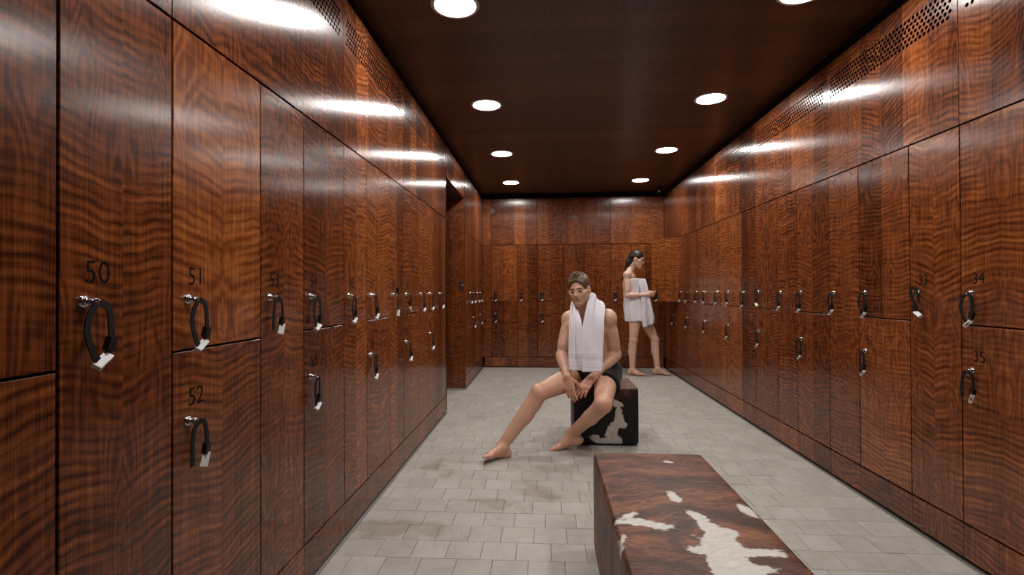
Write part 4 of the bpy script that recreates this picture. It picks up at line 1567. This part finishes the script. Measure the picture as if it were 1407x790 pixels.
# cut the face free
G.ell(q(0, 0.118, -0.004), HD.ax, (0.066, 0.085, 0.082), 0.006, sub=True)
G.ell(q(0, 0.075, -0.085), HD.ax, (0.095, 0.085, 0.085), 0.006, sub=True)
G.ell(q(0, -0.02, -0.095), HD.ax, (0.11, 0.13, 0.075), 0.006, sub=True)
for s in (-1, 1): G.ell(q(s * 0.084, -0.002, -0.012), HD.ax, (0.024, 0.034, 0.044), 0.004, sub=True)
rr = random.Random(3)
for i in range(330):
    th, ph = rr.uniform(-math.pi, math.pi), rr.uniform(0.0, 1.15)
    dx, dy, dz = math.sin(ph) * math.sin(th), math.sin(ph) * math.cos(th), math.cos(ph)
    if dy > 0.88: continue
    top = max(0.0, dz)
    b = q(dx * 0.070, -0.010 + dy * 0.093, 0.044 + dz * 0.071)
    ln = 0.006 + 0.011 * top ** 2 + 0.009 * max(0.0, dy) * top
    d_ = unit(HD.s * (dx * 0.5 + rr.uniform(-.6, .3)) + HD.f * (0.6 * dy + rr.uniform(-.3, .8)) + HD.u * (dz + rr.uniform(-.1, .3)))
    m_ = b + d_ * ln
    e_ = m_ + unit(d_ + HD.s * rr.uniform(-.9, .5) + HD.f * rr.uniform(-.4, .6)) * ln * 0.8
    G.cap(b, m_, 0.0062, 0.0048, 0.002)
    G.cap(m_, e_, 0.0048, 0.0020, 0.001)
P, Q = G.surface(1)
o = link('hair', mesh_np('hair', P, Q, M_HAIR_M, MAN_O), None, man)
o['label'] = 'short tousled brown hair'

# his shorts
S = Field((0.05, 3.36, 0.36), (0.66, 3.98, 0.66), HM)
S.ell(PV(0, 0.005, 0), PV.ax, (0.182, 0.148, 0.128), 0.02)
for s in (-1, 1): S.ell(PV(s * 0.078, -0.035, -0.03), PV.ax, (0.100, 0.106, 0.090), 0.03)
LR, LL = Field((-0.02, 3.36, 0.36), (0.66, 3.98, 0.66), HM), Field((0.05, 3.26, 0.30), (0.66, 3.98, 0.66), HM)
LR.cap(hipR + V3(0.01, 0.02, 0.0), hipR + (kneeR - hipR) * 0.55, 0.116, 0.102, 0.02)
LR.keep(hipR + (kneeR - hipR) * 0.34, unit(unit(kneeR - hipR) + V3(0.15, -0.1, 0.1)))
LL.cap(hipL + V3(0, 0.02, 0.0), hipL + (kneeL - hipL) * 0.60, 0.114, 0.099, 0.02)
LL.keep(hipL + (kneeL - hipL) * 0.47, unit(unit(kneeL - hipL) + V3(0.0, 0.1, 0.1)))
S2 = Field((-0.02, 3.26, 0.30), (0.66, 3.98, 0.66), HM)
S2.join(S, 0); S2.join(LR, 0.03); S2.join(LL, 0.03)
S2.keep(PV(0, 0, 0.075), unit(V3(-0.05, 0.10, 1)))
S2.keep((0, 0, 0.413), V3(0, 0, -1)) if False else None
P, Q = S2.surface(2)
w = np.clip(1 - np.abs(P[:, 2] - 0.49) / 0.12, 0, 1)
P[:, 1] += 0.004 * np.sin(P[:, 0] * 95 + P[:, 2] * 60) * w
P[:, 2] += 0.003 * np.sin(P[:, 0] * 70 - P[:, 1] * 110) * w
P[:, 2] = np.maximum(P[:, 2], np.where(P[:, 1] > 3.64, 0.416, 0.0))
o = link('shorts', mesh_np('shorts', P, Q, M_SHORTS, MAN_O), None, man)
o['label'] = 'black swim shorts'


# towels: a grid between two edge lines, folded and thickened
def catmull(rows, n):
    c = np.array([rows[0] * 2 - rows[1]] + list(rows) + [rows[-1] * 2 - rows[-2]])
    seg = len(rows) - 1
    out = []
    for i in range(n + 1):
        u = i / n * seg
        k = min(int(u), seg - 1)
        f = u - k
        p0, p1, p2, p3 = c[k:k + 4]
        out.append(0.5 * (2 * p1 + (p2 - p0) * f + (2 * p0 - 5 * p1 + 4 * p2 - p3) * f * f + (3 * p1 - p0 - 3 * p2 + p3) * f ** 3))
    return np.array(out)


def sheet(name, rows, nr, nc, mat, origin, disp, thick=0.010):
    R_ = catmull([np.array([a, b], float) for a, b in rows], nr)
    P = np.zeros((nr + 1, nc + 1, 3))
    for j in range(nc + 1):
        t = j / nc
        P[:, j] = R_[:, 0] * (1 - t) + R_[:, 1] * t
    du = np.gradient(P, axis=1)
    dv = np.gradient(P, axis=0)
    N = np.cross(du, dv)
    N /= np.maximum(np.linalg.norm(N, axis=2, keepdims=True), 1e-9)
    I, J = np.meshgrid(np.arange(nr + 1) / nr, np.arange(nc + 1) / nc, indexing='ij')
    P = P + N * disp(I, J)[:, :, None]
    idx = np.arange((nr + 1) * (nc + 1)).reshape(nr + 1, nc + 1)
    Qs = np.stack([idx[:-1, :-1], idx[:-1, 1:], idx[1:, 1:], idx[1:, :-1]], -1).reshape(-1, 4)
    me = mesh_np(name, P.reshape(-1, 3), Qs, mat, origin)
    o = link(name, me)
    md = o.modifiers.new('thickness', 'SOLIDIFY')
    md.thickness = thick
    md.offset = 0
    sb = o.modifiers.new('round', 'SUBSURF')
    sb.levels = sb.render_levels = 1
    return o


A = [((0.159, 3.43, 0.567), (0.251, 3.42, 0.566)), ((0.158, 3.44, 0.631), (0.251, 3.42, 0.635)), ((0.158, 3.45, 0.704), (0.252, 3.42, 0.708)), ((0.163, 3.47, 0.851), (0.247, 3.45, 0.852)),
     ((0.17, 3.51, 0.949), (0.238, 3.49, 0.919)), ((0.178, 3.57, 0.995), (0.226, 3.535, 0.973)), ((0.195, 3.64, 1.020), (0.222, 3.60, 1.020))]
NK = [((0.235, 3.735, 0.985), (0.262, 3.690, 1.035)), ((0.310, 3.775, 0.985), (0.305, 3.725, 1.050)), ((0.385, 3.735, 0.985), (0.345, 3.685, 1.065))]
B = [((0.329, 3.62, 1.088), (0.403, 3.665, 1.010)), ((0.309, 3.565, 1.073), (0.412, 3.61, 0.99)), ((0.284, 3.51, 0.998), (0.408, 3.55, 0.950)), ((0.266, 3.47, 0.92), (0.401, 3.505, 0.898)),
     ((0.247, 3.44, 0.828), (0.395, 3.475, 0.815)), ((0.246, 3.41, 0.709), (0.388, 3.45, 0.705)), ((0.245, 3.4, 0.628), (0.383, 3.43, 0.624)), ((0.244, 3.39, 0.561), (0.373, 3.41, 0.559))]
rows = A + [(a, b) for a, b in NK] + [(b_, a_) for a_, b_ in B]


def folds(I, J):
    d = 0.0065 * np.sin(J * 8.5 + 3.0 * I + 0.8 * np.sin(I * 7)) + 0.0022 * np.sin(J * 19 + 9 * I + 1) * (0.5 + 0.5 * np.sin(I * 11))
    d = d + 0.0015 * np.sin(I * 40 + J * 6)
    for h in (0.035, 0.050, 0.085, 0.10):                      # woven bands near the hems
        for c in (h, 1 - h): d = d + 0.0030 * np.exp(-((I - c) / 0.004) ** 2)
    return d


tw = sheet('towel', rows, 150, 34, M_TOWEL, (0.30, 3.45, 0.56), folds, 0.011)
tw.location = (0.30, 3.45, 0.56)
tag(tw, "white cotton towel hung around the seated man's neck", 'towel')

# ---------------------------------------------------------------- the standing woman
WO = (1.28, 6.72, 0.0)
HW = 0.005
F = Field((0.95, 6.42, -0.01), (1.70, 7.02, 1.68), HW)
whR, whL = V3(1.165, 6.665, 0.815), V3(1.255, 6.800, 0.815)
wkR, wkL = V3(1.140, 6.655, 0.462), V3(1.440, 6.760, 0.455)
waR, waL = V3(1.130, 6.685, 0.082), V3(1.462, 6.730, 0.080)
wsR, wsL = V3(1.058, 6.625, 1.305), V3(1.150, 6.900, 1.318)
weR, wwR = V3(1.058, 6.575, 1.038), V3(1.320, 6.570, 1.050)
weL, wwL = V3(1.235, 6.930, 1.075), V3(1.420, 6.800, 1.080)
wneck = V3(1.125, 6.760, 1.372)
WP = Frame((1.205, 6.735, 0.86), (0.90, -0.42, 0), (0, 0, 1))
WT = Frame((1.125, 6.755, 1.20), (0.94, -0.34, -0.05), (-0.03, 0, 1))
F.ell(WP(0, 0, 0), WP.ax, (0.150, 0.110, 0.125), 0.02)
for s in (-1, 1): F.ell(WP(s * 0.065, -0.055, -0.03), WP.ax, (0.072, 0.066, 0.078), 0.03)
F.ell((WP(0, 0, 0) + WT(0, 0, 0)) / 2, WT.ax, (0.112, 0.085, 0.150), 0.06)
F.ell(WT(0, -0.01, -0.02), WT.ax, (0.125, 0.092, 0.150), 0.05)
F.ell(WT(0, -0.012, 0.085), WT.ax, (0.135, 0.072, 0.055), 0.04)
for s in (-1, 1): F.ell(WT(s * 0.062, 0.082, -0.03), WT.ax, (0.055, 0.050, 0.055), 0.03)
F.cap(wneck, wsR + V3(0, 0, 0.005), 0.045, 0.040, 0.03)
F.cap(wneck, wsL + V3(0, 0, 0.005), 0.045, 0.040, 0.03)
leg(F, whR, wkR, waR, V3(0.85, -0.5, 0.05), 0.88, female=True)
leg(F, whL, wkL, waL, V3(0.95, -0.3, 0.05), 0.88, female=True)
foot(F, waR, V3(0.80, -0.60, 0.0), V3(0, 0, 1), 1, 0.93)
foot(F, waL, V3(0.95, -0.30, 0.0), V3(0, 0, 1), -1, 0.93)
A1 = Field((0.97, 6.42, 0.90), (1.60, 6.80, 1.42), HW)
arm(A1, wsR, weR, wwR, 0.80, bicep=V3(0.9, -0.3, 0))
hand(A1, wwR, V3(0.90, 0.30, 0.05), V3(0.10, 0.95, 0.10), 1, (0.95, 1.05, 1.1, 1.15), 0.86, thumb=(0.8, 0.3, 0.5))
A2 = Field((1.05, 6.60, 0.95), (1.62, 7.01, 1.42), HW)
arm(A2, wsL, weL, wwL, 0.80, bicep=V3(0.9, -0.3, 0))
hand(A2, wwL, V3(0.90, -0.35, 0.05), V3(0.2, -0.6, -0.6), -1, (0.4, 0.45, 0.5, 0.5), 0.86)
F.join(A1, 0.015)
F.join(A2, 0.015)
HDW = Frame((1.205, 6.725, 1.512), (0.90, -0.36, -0.28), (0.24, -0.08, 0.96))
head(F, HDW, wneck, True, 0.93)
P, Q = F.surface(2)
tint = np.tile(np.array(s2l(220, 180, 156)[:3]), (len(P), 1))
for c, r_, k in ((wkR, 0.06, .35), (wkL, 0.06, .35), (weR, 0.05, .3), (wwR + V3(.08, 0, 0), .07, .35), (waR + V3(.08, -.06, -.05), .1, .35), (waL + V3(.1, -.03, -.05), .1, .35)):
    w = np.exp(-((np.linalg.norm(P - c, axis=1) / r_) ** 2)) * k
    tint = tint * (1 - w[:, None]) + np.array(s2l(200, 132, 110)[:3]) * w[:, None]
paint_head(P, tint, HDW, True, 0.93)
woman = link('person', mesh_np('person', P, Q, M_SKIN, WO, tint), None, None, WO)
tag(woman, 'woman wrapped in a white towel standing at the open locker door', 'person')
eyes(HDW, woman, WO, 0.93)
# her hair: sleek, combed back, falling behind the shoulders
G = Field((0.94, 6.54, 1.15), (1.36, 6.92, 1.68), 0.004)
q = lambda s, f, u: HDW(s * 0.93, f * 0.93, u * 0.93)
G.ell(q(0, -0.018, 0.038), HDW.ax, (0.076, 0.093, 0.084), 0.0)
G.ell(q(0, 0.112, -0.020), HDW.ax, (0.075, 0.080, 0.080), 0.006, sub=True)
G.ell(q(0, 0.060, -0.085), HDW.ax, (0.10, 0.075, 0.085), 0.006, sub=True)
for s in (-1, 1): G.ell(q(s * 0.082, 0.004, -0.012), HDW.ax, (0.026, 0.026, 0.034), 0.004, sub=True)
G.cap(q(0, -0.065, 0.01), q(0, -0.085, -0.060), 0.060, 0.050, 0.02)
G.cap(q(0, -0.085, -0.060), V3(1.085, 6.775, 1.36), 0.048, 0.034, 0.02)
G.cap(V3(1.085, 6.775, 1.36), V3(1.035, 6.785, 1.25), 0.034, 0.020, 0.02)
rr = random.Random(5)
for i in range(26):
    a = rr.uniform(-1, 1)
    b = q(a * 0.045, -0.075 - 0.02 * rr.random(), 0.02)
    c_ = q(a * 0.05, -0.100, -0.07)
    e_ = V3(1.045 + rr.uniform(-.012, .012), 6.78 + a * 0.035, 1.23 + rr.uniform(-.03, .06))
    G.cap(b, c_, 0.008, 0.008, 0.005); G.cap(c_, e_, 0.008, 0.004, 0.005)
P, Q = G.surface(1)
o = link('hair', mesh_np('hair', P, Q, M_HAIR_W, WO), None, woman)
o['label'] = 'long sleek dark hair combed back'
# her towel: a wrapped tube with folds, and the loose overlapping end
ctl = [(1.250, 1.165, 6.745, 0.125, 0.150), (1.200, 1.175, 6.742, 0.140, 0.152), (1.10, 1.165, 6.740, 0.128, 0.142), (1.00, 1.170, 6.738, 0.128, 0.142), (0.90, 1.193, 6.735, 0.158, 0.164), (0.80, 1.212, 6.732, 0.172, 0.174), (0.705, 1.225, 6.730, 0.172, 0.176)]
prof = catmull([np.array(c_) for c_ in ctl], 40)
NA = 72
P = []
for i, (z, cx, cy, rx, ry) in enumerate(prof):
    t_ = i / 40
    for j in range(NA):
        a = 2 * math.pi * j / NA
        w = 1 + (0.018 + 0.035 * t_) * math.sin(9 * a + 3 * t_) + 0.012 * math.sin(17 * a - 5 * t_) + (0.02 if i in (1, 2) else 0)
        P.append((cx + rx * w * math.cos(a), cy + ry * w * math.sin(a), z + 0.006 * math.sin(3 * a)))
P = np.array(P)
idx = np.arange(41 * NA).reshape(41, NA)
nx_ = np.roll(idx, -1, axis=1)
Q = np.stack([idx[:-1], idx[1:], nx_[1:], nx_[:-1]], -1).reshape(-1, 4)
o = link('towel_wrap', mesh_np('towel_wrap', P, Q, M_TOWEL2, WO), None, woman)
o['label'] = 'white bath towel wrapped from chest to thigh'
md = o.modifiers.new('thickness', 'SOLIDIFY'); md.thickness = 0.009; md.offset = 0
FL = [((1.198, 6.585, 1.255), (1.288, 6.645, 1.255)), ((1.212, 6.57, 1.168), (1.310, 6.625, 1.159)), ((1.228, 6.565, 1.047), (1.332, 6.615, 1.046)), ((1.225, 6.55, 0.907), (1.366, 6.60, 0.905)),
      ((1.213, 6.535, 0.796), (1.388, 6.60, 0.811)), ((1.231, 6.535, 0.713), (1.402, 6.60, 0.755)), ((1.25, 6.54, 0.629), (1.396, 6.605, 0.680))]
o = sheet('towel_end', FL, 40, 20, M_TOWEL2, WO, lambda I, J: 0.009 * np.sin(J * 11 + 2 * I) + 0.004 * np.sin(J * 23 + 6 * I), 0.009)
o.parent = woman
o['label'] = 'loose folded end of the white towel'
